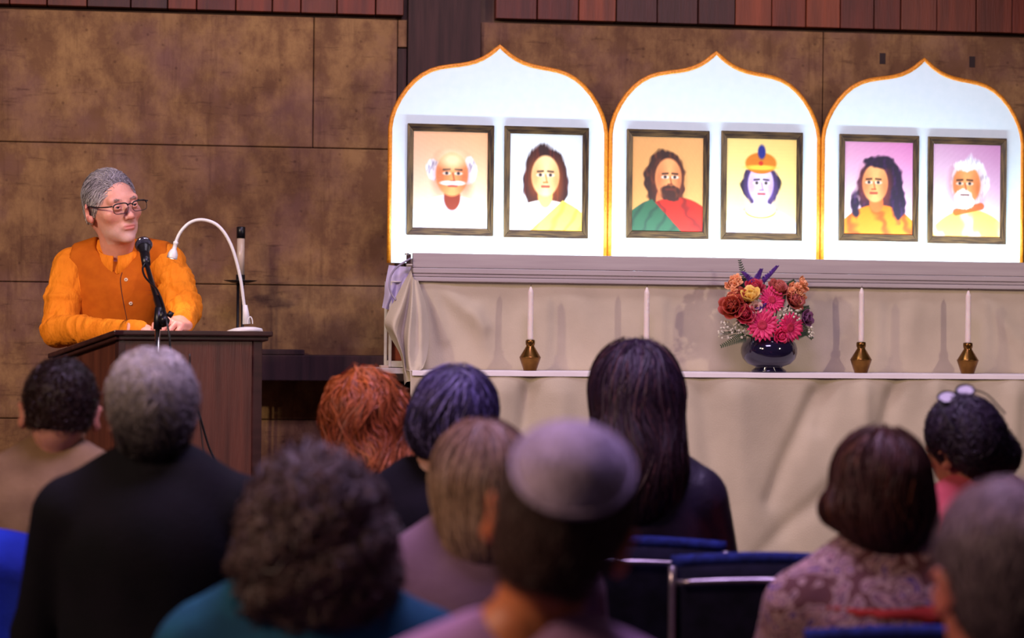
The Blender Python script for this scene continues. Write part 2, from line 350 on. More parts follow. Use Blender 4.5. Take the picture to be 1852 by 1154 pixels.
# three ogee arches
eu = [A(701, 300)[0], A(1100, 300)[0], A(1484.5, 300)[0], A(1853, 300)[0]]
zb_ = A(1000, 480)[1]
half = np.array([(0, 55), (22, 73), (50, 96), (85, 118), (120, 134), (160, 146), (200, 154), (250, 161), (300, 170), (345, 184), (390, 208), (430, 240), (468, 282), (500, 330), (524, 378), (540, 425), (548, 475)], float)
def arch_outline(w):
    k = w / 548.0; x = half[:, 0] * k; z = -(half[:, 1] - 55) / 2.748 / 497.0
    R = np.stack([x, z], 1); Lh = R[::-1] * [-1, 1]; return np.vstack([Lh[:-1], R])
arch_names = ['white ogee arch panel with gold rim nearest the lectern, leftmost of three', 'middle white ogee arch panel with gold rim, above the flower vase', 'white ogee arch panel with gold rim farthest from the lectern, rightmost of three']
peak_py = [(901, 80), (1293, 92), (1669, 104)]
for k in range(3):
    c = (eu[k] + eu[k + 1]) / 2; hw = (eu[k + 1] - eu[k]) / 2 - .001; zp = A(*peak_py[k])[1]
    t = thing('arch_panel', arch_names[k], 'arch', Aw(c, 0, zb_), AL, 'ogee arches of the altar')
    o2 = arch_outline(hw - .010); o2[:, 1] += zp - zb_ - .014
    poly = np.vstack([[o2[0][0], 0], o2, [o2[-1][0], 0]]); n = len(poly)
    V = np.vstack([np.c_[poly[:, 0], np.zeros(n), poly[:, 1]], np.c_[poly[:, 0], np.full(n, .018), poly[:, 1]]])
    Fc = [tuple(range(n))[::-1], tuple(range(n, 2 * n))] + [(i, (i + 1) % n, n + (i + 1) % n, n + i) for i in range(n)]
    obj('board', (V, Fc), WHITE, t)
    o3 = arch_outline(hw - .008); o3[:, 1] += zp - zb_ - .008
    pth = np.vstack([[o3[0][0], 0], [o3[0][0], (o3[0][1]) * .5], o3, [o3[-1][0], o3[-1][1] * .5], [o3[-1][0], 0]])
    obj('gold_rim', tube(np.c_[pth[:, 0], np.full(len(pth), .004), pth[:, 1]], .0085, 10), GOLD, t, smooth=True)['label'] = 'orange gold rope rim'
    obj('back_brace', box2(-.02, .02, .02, .045, -.35, zp - zb_ - .25), FASC, t)
# portraits: generic painted busts
def paint(spec, nx=110, ny=148):
    x, y = np.meshgrid(np.linspace(-1, 1, nx), np.linspace(0, 2.68, ny), indexing='ij')     # x right, y up from the bottom
    C = np.zeros((nx, ny, 3)); s = lambda c: np.array(lin(c)); C[:] = s(spec['bg'][0]) + (s(spec['bg'][1]) - s(spec['bg'][0])) * np.clip((y / 2.68 * .7 + (x + 1) / 2 * .3), 0, 1)[..., None]
    sm = lambda d, e: np.clip(.5 - d / e, 0, 1)
    E = lambda cx, cy, rx, ry: (np.sqrt(((x - cx) / rx) ** 2 + ((y - cy) / ry) ** 2) - 1) * min(rx, ry)
    wv = wob(np.stack([x.ravel() * 1, y.ravel(), 0 * x.ravel()], 1), 9, spec['seed']).reshape(x.shape)
    wf = wob(np.stack([x.ravel() * 3, y.ravel(), 0 * x.ravel()], 1), 14, spec['seed'] + 1).reshape(x.shape)
    def lay(c, a): C[:] = C * (1 - a[..., None]) + np.asarray(c) * a[..., None]
    for L_ in spec['layers']:
        k, c = L_[0], s(L_[1])
        if k == 'e': d = E(*L_[2:6]); e = L_[6] if len(L_) > 6 else .05; lay(c, sm(d, e))
        elif k == 'hair':        # wavy ellipse with streaks
            d = E(*L_[2:6]) + .05 * wv + .02 * wf; a = sm(d, .06); lay(c, a); lay(s(L_[6]), a * np.clip(wf, 0, 1) * .7)
        elif k == 'robe':        # shoulder curve with folds
            cx, top, wd, fold = L_[2:6]; d = y - (top - .55 * np.abs((x - cx) / wd) ** 2.2) ; a = sm(d, .05); lay(c, a)
            f = np.sin((x * fold[0] + y * fold[1]) * 6 + wv * 1.2); lay(s(L_[6]), a * np.clip(f, 0, 1) ** 2 * .75)
        elif k == 'slash':       # diagonal band of cloth inside the shoulders
            top, a0, b0, side = L_[2:6]; d = np.maximum(y - (top - .55 * np.abs(x / 1.15) ** 2.2), side * (y - a0 - b0 * x)); a = sm(d, .05); lay(c, a)
            f = np.sin((x * 2.2 - y * 1.2) * 7 + wv); lay(s(L_[6]), a * np.clip(f, 0, 1) ** 2 * .6)
        elif k == 'line':        # soft stroke
            x0, y0, x1, y1, wdt = L_[2:7]; dx, dy = x1 - x0, y1 - y0; tt = np.clip(((x - x0) * dx + (y - y0) * dy) / (dx * dx + dy * dy), 0, 1)
            d = np.hypot(x - x0 - tt * dx, y - y0 - tt * dy) - wdt; lay(c, sm(d, .04) * (L_[7] if len(L_) > 7 else .9))
        elif k == 'shade':       # painted modelling on a face side
            d = E(*L_[2:6]); lay(c, sm(d, .25) * L_[6])
    tex = .98 + .025 * wob(np.stack([x.ravel() * 2, y.ravel() * 2, 0 * x.ravel()], 1), 40, spec['seed'] + 5).reshape(x.shape)
    return np.clip(C, 0, 1) ** 1.45 * np.clip(tex, .8, 1.04)[..., None]
def face(cx, cy, w, h, skin, dark, turn=0, brow=(50, 30, 25), eye=(40, 25, 25), lip=(170, 80, 70)):
    f = cx + turn * w
    return [('e', skin, cx, cy, w, h), ('shade', dark, cx - w * .75 + turn * .2, cy - h * .1, w * .45, h * .8, .5), ('shade', dark, cx + w * .8, cy - h * .25, w * .4, h * .8, .55),
            ('line', brow, f - w * .55, cy + h * .21, f - w * .17, cy + h * .235, .026), ('line', brow, f + w * .17, cy + h * .235, f + w * .55, cy + h * .21, .026),
            ('e', (240, 230, 225), f - w * .36, cy + h * .04, .085, .04), ('e', (240, 230, 225), f + w * .36, cy + h * .04, .085, .04), ('e', eye, f - w * .36, cy + h * .05, .045, .045), ('e', eye, f + w * .36, cy + h * .05, .045, .045),
            ('line', dark, f + w * .02, cy + h * .05, f + w * .1, cy - h * .27, .025, .7), ('line', dark, f - w * .12, cy - h * .32, f + w * .15, cy - h * .32, .025, .8), ('line', lip, f - w * .22, cy - h * .52, f + w * .24, cy - h * .52, .035)]
P = []
P.append(dict(seed=1, bg=((226, 205, 190), (235, 190, 150)), layers=[('robe', (232, 236, 242), 0, .92, 1.15, (1, .6), (190, 205, 225)), ('e', (150, 70, 35), .05, .85, .22, .35), ('slash', (246, 246, 248), .95, .35, .75, 1, (205, 212, 225)),
    ('hair', (228, 226, 232), -.42, 1.62, .2, .3, (120, 120, 150)), ('hair', (228, 226, 232), .5, 1.6, .2, .32, (120, 120, 150))] + face(.04, 1.5, .43, .6, (236, 170, 118), (150, 72, 38), .04)
    + [('shade', (250, 225, 190), .04, 1.9, .3, .2, .8), ('e', (236, 234, 236), -.08, 1.26, .17, .055), ('e', (236, 234, 236), .2, 1.26, .17, .055)]))
P.append(dict(seed=3, bg=((226, 232, 238), (214, 222, 228)), layers=[('hair', (70, 22, 12), -.02, 1.35, .62, .98, (130, 55, 22)), ('robe', (240, 238, 236), 0, .85, 1.15, (1, .4), (215, 225, 232)), ('e', (238, 196, 130), -.02, .98, .2, .35), ('slash', (244, 214, 110), .92, .42, .95, 1, (226, 176, 60))]
    + face(-.02, 1.52, .38, .56, (246, 214, 168), (196, 120, 52), 0)))
P.append(dict(seed=5, bg=((196, 150, 96), (222, 180, 128)), layers=[('hair', (72, 36, 20), -.08, 1.45, .58, .84, (128, 74, 40)), ('e', (206, 140, 96), -.1, .9, .22, .38), ('robe', (196, 52, 24), .25, .98, 1.05, (1.4, .8), (120, 22, 14)), ('slash', (62, 110, 84), .98, .45, -1.1, 1, (36, 70, 58))]
    + face(.02, 1.52, .37, .55, (232, 172, 122), (142, 76, 44), .12) + [('hair', (84, 42, 24), .06, 1.08, .26, .24, (130, 74, 40)), ('line', (120, 60, 44), -.04, 1.2, .16, 1.2, .03)]))
P.append(dict(seed=7, bg=((240, 224, 170), (232, 206, 140)), layers=[('hair', (44, 26, 60), -.02, 1.35, .54, .62, (70, 50, 100)), ('robe', (236, 236, 242), 0, .72, 1.15, (1.2, .3), (196, 198, 224)), ('e', (216, 200, 236), -.02, .86, .2, .3), ('e', (222, 170, 60), -.02, .62, .46, .2), ('e', (236, 232, 240), -.02, .68, .4, .2)]
    + face(-.02, 1.4, .36, .54, (228, 214, 240), (150, 120, 190), .05) + [('e', (206, 140, 36), -.02, 1.98, .44, .3), ('e', (240, 200, 90), -.02, 1.86, .42, .07), ('e', (200, 60, 40), -.02, 1.98, .06, .06), ('e', (40, 60, 150), 0, 2.3, .11, .2)]))
P.append(dict(seed=9, bg=((226, 216, 214), (214, 150, 196)), layers=[('hair', (52, 22, 70), .05, 1.25, .66, 1.05, (92, 50, 116)), ('robe', (232, 148, 30), 0, .86, 1.1, (1.3, .5), (196, 84, 12)), ('e', (212, 132, 76), -.06, .92, .2, .28)] + face(-.1, 1.48, .37, .54, (240, 186, 132), (176, 92, 60), -.12)
    + [('hair', (52, 22, 70), .58, .95, .2, .55, (92, 50, 116)), ('hair', (52, 22, 70), -.66, .85, .14, .42, (92, 50, 116)), ('hair', (52, 22, 70), -.02, 2.06, .42, .16, (92, 50, 116))]))
P.append(dict(seed=11, bg=((226, 222, 220), (206, 160, 200)), layers=[('hair', (232, 232, 238), .1, 1.6, .54, .72, (170, 165, 190)), ('robe', (240, 196, 120), .1, .8, 1.1, (1, .5), (246, 232, 210)), ('line', (224, 112, 34), -.3, .72, .42, .9, .1)] + face(0, 1.52, .4, .56, (236, 176, 122), (166, 82, 40), -.14)
    + [('hair', (238, 238, 242), -.08, 1.1, .3, .27, (190, 188, 205)), ('line', (130, 70, 50), -.16, 1.22, .06, 1.22, .028), ('hair', (236, 236, 240), .02, 2.08, .42, .16, (180, 178, 200))]))
PL = ['framed print of a bald white-haired man, leftmost portrait', 'framed print of a long-haired figure in a yellow sash', 'framed print of a bearded figure in a red robe', 'framed print of a figure in a gold crown', 'framed print of a dark long-haired figure in orange robe', 'framed print of a white-bearded man, rightmost portrait']
FR = [(737.3, 894, 224.5, 426), (912.7, 1065.5, 229, 430.3), (1134.5, 1284, 234.5, 431.5), (1305.6, 1453, 237.7, 434.6), (1519.5, 1663.5, 243.5, 436.5), (1680, 1822, 248.2, 441)]
PRM = mat('painted_print', (1, 1, 1), (.97, .97, .97), .6, 40, attr=True)
for k, (x0, x1, y0, y1) in enumerate(FR):
    ym = (y0 + y1) / 2; ua, ub = A(x0, ym, .02)[0], A(x1, ym, .02)[0]; zu, zl = A((x0 + x1) / 2, y0, .02)[1], A((x0 + x1) / 2, y1, .02)[1]
    wd, ht = (ub - ua) / 2, (zu - zl); bw = .0225
    t = thing('portrait_frame', PL[k], 'picture frame', Aw((ua + ub) / 2, .001, zl), AL, 'framed portraits on the arches')
    co = [(-wd, 0), (wd, 0), (wd, ht), (-wd, ht)]; ci = [(-wd + bw, bw * 1.2), (wd - bw, bw * 1.2), (wd - bw, ht - bw * 1.2), (-wd + bw, ht - bw * 1.2)]
    for i in range(4):
        j = (i + 1) % 4; V = []
        for (p, q) in ((co[i], ci[i]), (co[j], ci[j])):
            V += [(p[0], 0, p[1]), (p[0], -.0105, p[1]), (q[0], -.0065, q[1]), (q[0], 0, q[1])]
        obj('frame_rail', (np.array(V), [(0, 3, 2, 1), (4, 5, 6, 7), (0, 1, 5, 4), (1, 2, 6, 5), (2, 3, 7, 6), (3, 0, 4, 7)]), FRAMEW[i % 2], t, bevel=.0012, seg=1)
    nx, ny = 110, 148; Cc = paint(P[k], nx, ny)
    V, Fc = grid(lambda u, v: (-wd + bw * .9 + u * 2 * (wd - bw * .9), 0 * u - .002, bw * 1.1 + v * (ht - 2.2 * bw)), nx, ny)
    obj('portrait_print', (V, Fc), PRM, t, cols=Cc.reshape(-1, 3))
# fascia rail in front of the arches
uL, zF1 = A(747, 457, .22); uR = A(2250, 470, .22)[0]; zF0 = A(747, 508.5, .22)[1]; zf = lambda py: A(747, py, .22)[1]
t = thing('altar_fascia', 'greyed white moulded shelf rail running under the arches', 'shelf rail', Aw(uL, .22, zF0), AL)
LW = uR - uL; H = zF1 - zF0
obj('face_board', box2(0, LW, 0, .02, zf(483.5) - zF0, H), FASC, t, bevel=.002)
obj('moulding', box2(0, LW, -.006, .02, zf(494) - zF0, zf(484.2) - zF0), FASC, t, bevel=.003)
obj('moulding', box2(0, LW, -.002, .02, zf(500) - zF0, zf(494.5) - zF0), FASC, t, bevel=.003)
obj('moulding', box2(0, LW, -.009, .02, 0, zf(500.6) - zF0), FASC, t, bevel=.003)
obj('shelf_board', box2(.0, LW, .02, .205, 0, .02), FASC, t)
obj('end_board', box2(.0, .015, .02, .16, .02, H * .8), FASC, t)
# footlight bars hidden behind the rail
LED = mat('led_diffuser', (.9, .95, 1), None, .4, emit=((.85, .94, 1.0), 3))
ALU = mat('brushed_aluminium', (.5, .5, .53), (.4, .4, .44), .35, 30, metal=.9)
for k in range(3):
    c = (eu[k] + eu[k + 1]) / 2
    if k == 0: c += .02
    t = thing('footlight_bar', ['slim white light bar behind the rail under the leftmost arch', 'slim white light bar behind the rail under the middle arch', 'slim white light bar behind the rail under the rightmost arch'][k], 'light bar', Aw(c, .175, zF0 + .02), AL, 'light bars behind the rail')
    obj('housing', box2(-.35, .35, -.02, .02, 0, .03), ALU, t, bevel=.003); obj('diffuser', box2(-.34, .34, -.014, .016, .03, .034), LED, t)
    l = bpy.data.lights.new('footlight', 'AREA'); l.shape = 'RECTANGLE'; l.size = .72; l.size_y = .03; l.energy = 7; l.color = (.76, .91, 1.0)
    o = bpy.data.objects.new('footlight', l); COL.objects.link(o); o.location = Aw(c, .175, zF0 + .082)
    o.rotation_euler = (Vector(Aw(c, 0, zF0 + .42)) - Vector(o.location)).to_track_quat('-Z', 'Y').to_euler()
# altar table: carcass, hanging back cloth, front cloth
zT = A(1300, 674.6, .46)[1]; dT = .46; uT0 = A(741, 676, dT)[0]
t = thing('altar_table', 'long white framed altar table under the cream cloths', 'table', Aw(uT0, dT - .02, STAGE), AL)
WPAINT = mat('chipped_white_paint', (.66, .62, .6), (.5, .44, .4), .5, 20); RWOOD = mat('red_brown_plywood', (.26, .055, .02), (.16, .03, .015), .45, 5, 6, stretch=(2, 2, 9))
obj('table_board', box2(.04, LW, .01, dT - .03, zT - STAGE - .04, zT - STAGE - .012), WPAINT, t)
for q in range(4):
    for yy in (.06, dT - .08): obj('leg', box2(.1 + q * .9, .15 + q * .9, yy - .02, yy + .02, 0, zT - STAGE - .04), WPAINT, t)
# riser box on the table that carries the rail (its open end shows red-brown)
ub0, zb0 = A(703, 664, .2); ub1 = A(760, 664, .2)[0]; ztp = A(703, 560, .2)[1]
t = thing('riser_box', 'white edged open box end with red-brown inside, beneath the lavender cloth', 'box', Aw(ub0, .2, zb0), AL)
hb = zF0 - zb0 - .004
obj('post', box2(0, .010, -.0, .016, 0, hb), WPAINT, t, bevel=.002); obj('post', box2(0, .010, .12, .136, 0, hb), WPAINT, t, bevel=.002)
obj('bottom_rail', box2(.010, LW * .98, .0, .136, 0, .022), WPAINT, t, bevel=.002); obj('inner_panel', box2(.012, .6, .018, .03, .022, hb), RWOOD, t)
obj('top_rail', box2(0, LW * .98, .0, .136, hb, hb + .004), WPAINT, t)
u0, zz = A(667, 660, .27); u1 = A(760, 660, .27)[0]
t = thing('plank', 'pale plank sticking out from the altar table end', 'plank', Aw(u0, .27, zb0 - .022), AL)
obj('board', box2(0, u1 - u0, 0, .2, 0, .02), WPAINT, t, bevel=.002)
t = thing('wood_block', 'small pale wood block lying on the plank end', 'block', Aw(A(689, 657, .26)[0], .262, zb0 - .002), AL)
obj('block', box2(0, .027, 0, .05, 0, .009), mat('pale_pine', (.55, .42, .33), (.45, .33, .25), .6, 12), t, bevel=.0015)
def fold(u, z, lst):
    d = np.zeros_like(u)
    for (ua, za, ub, zb, amp, wdt) in lst:
        dx, dz = ub - ua, zb - za; Ln = dx * dx + dz * dz; tt = np.clip(((u - ua) * dx + (z - za) * dz) / Ln, -.15, 1.15); r = np.hypot(u - ua - tt * dx, z - za - tt * dz)
        d += amp * np.exp(-(r / wdt) ** 2) * np.clip(1.3 - tt * .5, .3, 1.3)
    return d
def Ap(px, py, d): return A(px, py, d)
bf = []
for (xa, ya, xb, yb, amp, wd) in [(790, 512, 862, 580, .022, .03), (775, 515, 800, 600, .018, .025), (862, 575, 880, 640, .014, .03), (760, 520, 770, 650, .02, .018), (930, 520, 900, 650, -.008, .05), (1010, 515, 1100, 640, .008, .05), (1180, 520, 1240, 660, .010, .04), (1560, 520, 1500, 650, .01, .05), (1760, 515, 1850, 630, .014, .03), (1650, 530, 1640, 660, .008, .04), (1880, 515, 1990, 650, .012, .04), (1290, 520, 1300, 660, .008, .04)]:
    p, q = A(xa, ya, .2), A(xb, yb, .2); bf.append((p[0], p[1], q[0], q[1], amp, wd))
ucl = A(757, 600, .2)[0]
def backcloth(u, v):
    U = ucl + u * (uR - ucl); Z = zT + .002 + v * (zF0 - zT - .001); d = .205 + fold(U, Z, bf) * np.sin(np.clip(v, 0, 1) * 2.8 + .2) + .004 * np.sin(U * 9) * (1 - v)
    return U, -d, Z
o = obj('back_cloth', grid(backcloth, 420, 40), CLOTH, smooth=True, loc=(0, YA, 0), rz=AL); tag(o, 'cream cloth hanging from the rail behind the candles', 'cloth')
ff = []
for (xa, ya, xb, yb, amp, wd) in [(958, 690, 945, 800, -.03, .03), (905, 690, 890, 860, .018, .05), (1010, 690, 1000, 900, .02, .05), (1330, 690, 1335, 1000, .012, .05), (1270, 690, 1285, 960, -.014, .04), (1470, 720, 1400, 880, -.022, .03), (1500, 690, 1480, 760, -.02, .03), (1620, 690, 1600, 760, -.025, .03), (1560, 690, 1560, 780, .014, .03), (1690, 690, 1685, 760, .016, .03), (1750, 690, 1760, 900, -.018, .04), (1480, 900, 1380, 990, -.014, .03), (1830, 690, 1820, 900, .02, .04), (1930, 690, 1940, 900, -.02, .04), (2050, 690, 2060, 900, .02, .05), (820, 690, 815, 900, -.02, .04), (1120, 690, 1150, 950, .02, .05)]:
    p, q = A(xa, ya, dT), A(xb, yb, dT); ff.append((p[0], p[1], q[0], q[1], amp, wd))
def frontcloth(u, v):
    U = uT0 + u * (uR - uT0); top = v < .12
    run = np.clip(v / .12, 0, 1); drop = np.clip((v - .12) / .88, 0, 1)
    Z = np.where(top, zT, zT - drop * (zT - STAGE - .01)); a = np.clip((v - .10) / .06, 0, 1)
    lip = np.clip(drop * 12, 0, 1) * (~top)
    d = np.where(top, .2 + run * (dT - .2), dT + .0 * drop + .016 * np.sin(np.clip(drop * 55, 0, 1.57)))
    wv = (.018 * np.sin(U * 13 + .8 * np.sin(U * 5)) + .008 * np.sin(U * 31 + Z * 3)) * np.clip(drop * 2.2, 0, 1)
    d = d + np.where(top, 0, (fold(U, Z, ff) + wv) * np.clip(drop * 14, 0, 1) + .03 * drop)
    return U, -d, Z
o = obj('front_cloth', grid(frontcloth, 330, 75), CLOTH, smooth=True, loc=(0, YA, 0), rz=AL); tag(o, 'cream cloth over the table top, falling in folds to the stage', 'tablecloth')
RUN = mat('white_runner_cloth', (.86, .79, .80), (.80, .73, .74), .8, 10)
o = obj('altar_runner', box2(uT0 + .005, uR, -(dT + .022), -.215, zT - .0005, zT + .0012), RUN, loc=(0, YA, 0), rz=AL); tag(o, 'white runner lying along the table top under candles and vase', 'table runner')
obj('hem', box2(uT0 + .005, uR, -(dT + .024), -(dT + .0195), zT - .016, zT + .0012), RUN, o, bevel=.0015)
# gathered cloth corner at the lectern end
def sheet(cols, dz, su=6, sv=6):
    C = [catmull([(*A(640 + x / 3.606, 440 + y / 3.606, d), d) for (x, y), d in zip(c, dd)], sv) for c, dd in zip(cols, dz)]
    C = np.array(C); R = np.array([catmull(C[:, j], su) for j in range(C.shape[1])]).transpose(1, 0, 2)
    nu, nv = R.shape[:2]; V = np.stack([R[..., 0], -R[..., 2], R[..., 1]], -1).reshape(-1, 3)
    i, j = np.meshgrid(np.arange(nu - 1), np.arange(nv - 1), indexing='ij'); k = (i * nv + j).ravel(); return V, np.stack([k, k + nv, k + nv + 1, k + 1], 1)
cols = [[(372, 172), (290, 320), (203, 500), (228, 592), (296, 715), (318, 800), (330, 925)], [(376, 185), (318, 390), (262, 540), (290, 640), (322, 740), (330, 830), (345, 905)], [(380, 205), (346, 420), (318, 590), (326, 700), (334, 775), (350, 840), (372, 900)],
        [(386, 222), (372, 430), (356, 590), (352, 700), (356, 780), (372, 850), (392, 890)], [(395, 235), (405, 430), (402, 600), (400, 700), (402, 780), (404, 830), (405, 866)], [(405, 240), (440, 430), (447, 600), (448, 700), (446, 770), (436, 800), (424, 836)], [(420, 243), (470, 400), (490, 540), (490, 640), (480, 720), (466, 775), (450, 815)]]
dz = [[.20, .24, .26, .25, .27, .30, .36], [.225, .30, .33, .33, .34, .36, .40], [.235, .26, .27, .28, .31, .37, .42], [.24, .33, .37, .39, .40, .42, .44], [.24, .30, .33, .35, .38, .41, .45], [.24, .30, .33, .34, .37, .40, .45], [.235, .25, .25, .26, .28, .34, .42]]
o = obj('gathered_cloth', sheet(cols, dz), CLOTH, smooth=True, loc=(0, YA, 0), rz=AL); tag(o, 'gathered cream cloth corner drooping in folds at the lectern end of altar', 'cloth')
cols = [[(228, 142), (206, 260), (198, 340), (184, 420)], [(262, 146), (246, 270), (232, 350), (206, 427)], [(300, 150), (286, 260), (268, 350), (232, 433)], [(335, 152), (318, 250), (296, 330), (250, 415)], [(372, 154), (352, 230), (330, 290), (268, 392)]]
o = obj('lavender_cloth', sheet(cols, [[.17, .18, .18, .185], [.18, .20, .21, .20], [.17, .185, .19, .19], [.18, .205, .22, .21], [.18, .20, .21, .2]]), LAV, smooth=True, loc=(0, YA, 0), rz=AL); tag(o, 'lavender cloth hanging over the lectern end of the altar', 'cloth')
q = [(372, 98), (330, 122), (270, 165), (236, 220), (230, 290), (246, 340), (268, 372)]
o = obj('power_cord', tube(catmull([(A(640 + x / 3.606, 440 + y / 3.606, .235)[0], -.235 - .004 * i, A(640 + x / 3.606, 440 + y / 3.606, .235)[1]) for i, (x, y) in enumerate(q)]), .0035, 8), mat('grey_cord', (.30, .26, .36), None, .5), smooth=True, loc=(0, YA, 0), rz=AL); tag(o, 'grey cord looping over the lavender cloth', 'cord')
u, z = A(640 + 358 / 3.606, 440 + 135 / 3.606, .23)
t = thing('light_clamp', 'small dark clamp at the lectern end of the shelf rail', 'clamp', Aw(u, .23, z), AL)
obj('bracket', box2(-.006, .008, 0, .02, 0, .035), DARKW, t, bevel=.002); obj('screw_knob', lathe([(.001, 0), (.008, .001), (.008, .008), (.001, .009)], 14, (-.006, .005, .03)), ALU, t); obj('jaw', box2(-.008, .012, -.004, .016, -.004, .0), WPAINT, t)
# candles in brass holders
BRASS = mat('aged_brass', (.25, .12, .025), (.13, .058, .013), .25, 20, metal=.9); WAX = mat('ivory_wax', (.78, .68, .62), (.72, .62, .56), .45, 14, sss=.3, bump=.15, bscale=90)
dC = .33
for k, (px, pb, ptop) in enumerate([(958.5, 672, 517), (1168.5, 673, 518), (1557, 672.5, 519), (1750, 673, 524)]):
    u, _ = A(px, pb, dC); sc = (A(px, pb - 56, dC)[1] - A(px, pb, dC)[1]); loc = Aw(u, dC, zT + .0015)
    lab = ['brass candle holder nearest the lectern', 'brass candle holder behind the long dark-haired woman', 'brass candle holder just right of the flower vase', 'brass candle holder farthest from the lectern'][k]
    t = thing('candle_holder', lab, 'candle holder', loc, AL, 'brass candle holders on the altar')
    prof = [(.001, 0), (.42, 0), (.44, .03), (.68, .40), (.69, .43), (.66, .46), (.27, .78), (.26, .81), (.30, .85), (.31, .93), (.29, .99), (.22, 1.0), (.21, .94), (.001, .94)]
    o = obj('body', lathe([(r * sc * .5, z * sc) for r, z in prof], 32), BRASS, t, smooth=True); o.data.polygons.foreach_set('use_smooth', np.ones(len(o.data.polygons), bool))
    obj('rim_band', tube([(.345 * sc * math.cos(a), .345 * sc * math.sin(a), .43 * sc) for a in np.linspace(0, 6.283, 33)[:-1]], .0012, 6, True), BRASS, t, smooth=True)
    hh = A(px, ptop, dC)[1] - zT - sc
    t = thing('candle', lab.replace('brass candle holder', 'ivory taper candle in the holder'), 'candle', (loc[0], loc[1], loc[2] + sc * .95), AL, 'ivory taper candles on the altar')
    obj('wax', lathe([(.001, 0), (.0098, 0), (.0105, .01), (.0103, hh * .5), (.0098, hh - .02), (.0096, hh - .017), (.003, hh), (.001, hh + .001)], 20), WAX, t, smooth=True)
    obj('wick', tube([(0, 0, hh), (.0006, 0, hh + .006), (.001, 0, hh + .009)], .0009, 6), DARKW, t)
# vase and flowers
dV = .34; uV, _ = A(1390.5, 673, dV); px2m = A(1440, 640, dV)[0] - A(1340, 640, dV)[0]; px2m /= 100
VASE = mat('midnight_glaze', (.012, .008, .03), (.008, .006, .02), .07, 5, coat=.6)
prof = [(.1, 0), (30, 0), (31, 1.5), (30, 4), (24, 8), (24, 10), (38, 15), (46, 24), (49, 33), (49, 42), (46, 51), (40, 58), (34, 61.5), (32, 62.5), (30, 61), (36, 54), (38, 44), (30, 26), (.1, 20)]
o = obj('flower_vase', lathe([(r * px2m, z * px2m) for r, z in prof], 48), VASE, smooth=True, loc=Aw(uV, dV, zT + .0015), rz=AL); tag(o, 'squat glossy midnight blue footed vase holding the bouquet', 'vase')
STEM = mat('green_stem', (.04, .09, .025), (.03, .06, .02), .6); FERN = mat('fern_green', (.03, .07, .02), (.012, .035, .012), .6, 20)
rimc = np.array([uV, -dV, zT + 58 * px2m])
def B(px, py, d): u, z = A(px, py, d); return np.array([u, -d, z])
def petal(L_, wd, cup=.2, n=5, tip=.35):      # petal along +x, lying in xy, cupped in z
    V = []
    for i in range(n + 1):
        s = i / n; ww = wd * math.sin(math.pi * min(1, .12 + .80 * s)) ** .7 * (1 if s < .85 else tip + (1 - tip) * (1 - s) / .15)
        for j in (-1, 0, 1): V.append((L_ * s, j * ww / 2, cup * L_ * s * s + abs(j) * ww * .12))
    Fc = [(i * 3 + j, i * 3 + 3 + j, i * 3 + 4 + j, i * 3 + 1 + j) for i in range(n) for j in (0, 1)]; return np.array(V), Fc
def orient(nrm):
    n = np.array(nrm, float); n /= np.linalg.norm(n); a = np.cross([0, 0, 1.0], n); a = np.array([1.0, 0, 0]) if np.linalg.norm(a) < .05 else a / np.linalg.norm(a); return np.stack([a, np.cross(n, a), n], 1)
def flower(name, label, c, nrm, group=None):
    base = np.array(c); return thing(name, label, 'flower', Aw(c[0], -c[1], c[2]), AL, group), orient(nrm), base
def stem(t, base): 
    e = rimc - base + np.array([random.uniform(-.02, .02), random.uniform(-.015, .015), -.02]); obj('stem', tube(catmull([(0, 0, 0), e * .5 + np.array([0, .012, .0]), e], 4), .0022, 6), STEM, t, smooth=True)
PINK = mat('hot_pink_petal', (.80, .03, .16), (.62, .015, .10), .5, 30, sss=.1); PINKD = mat('deep_pink_centre', (.50, .008, .05), (.3, .005, .03), .7, 200)
def gerbera(px, py, rp, nrm, d, label, m=PINK):
    c = B(px, py, d); t, R, b = flower('gerbera', label, c, nrm, 'pink gerberas'); r = rp * px2m
    for ring, (n, k, cup, zz) in enumerate(((22, 1.0, .12, 0), (18, .84, .22, .003))):
        mb = MB()
        for i in range(n):
            V, Fc = petal(r * k * random.uniform(.92, 1.05), r * .27, cup + random.uniform(-.05, .08)); a = 2 * math.pi * (i + ring * .5) / n + random.uniform(-.05, .05)
            V = V @ R3('Z', math.degrees(a)).T + [0, 0, zz]; mb.add((V @ R.T, Fc))
        fix_thick(obj('petals', mb.out(), m, t, smooth=True), .0006)
    V, Fc = lathe([(.001, .0), (.3 * r, .002), (.27 * r, .16 * r), (.14 * r, .12 * r), (.001, .1 * r)], 22); obj('centre', (V @ R.T, Fc), PINKD, t, smooth=True); stem(t, b)
def rose(px, py, rp, nrm, d, label, m, name='rose', layers=((5, .30, 78), (6, .55, 60), (7, .8, 38), (7, 1.0, 16))):
    c = B(px, py, d); t, R, b = flower(name, label, c, nrm); r = rp * px2m; mb = MB()
    for q, (n, k, tilt) in enumerate(layers):
        for i in range(n):
            V, Fc = petal(r * (.75 + .25 * k), r * .95, .35, tip=.8); V = V * [1, 1, 1]; V = V @ R3('Y', -tilt).T + [r * .12 * k, 0, 0]; V = V @ R3('Z', 360 / n * i + q * 33 + random.uniform(-9, 9)).T; mb.add((V @ R.T, Fc))
    fix_thick(obj('petals', mb.out(), m, t, smooth=True), .0007); stem(t, b)
gerbera(1378, 588, 30, (-.1, -1, .12), .425, 'large pink gerbera in front over the vase rim')
gerbera(1428, 592, 27, (.35, -1, -.05), .415, 'pink gerbera lower right beside the largest gerbera')
gerbera(1395, 543, 25, (.15, -1, .35), .40, 'pink gerbera in the middle of the bouquet, the highest')
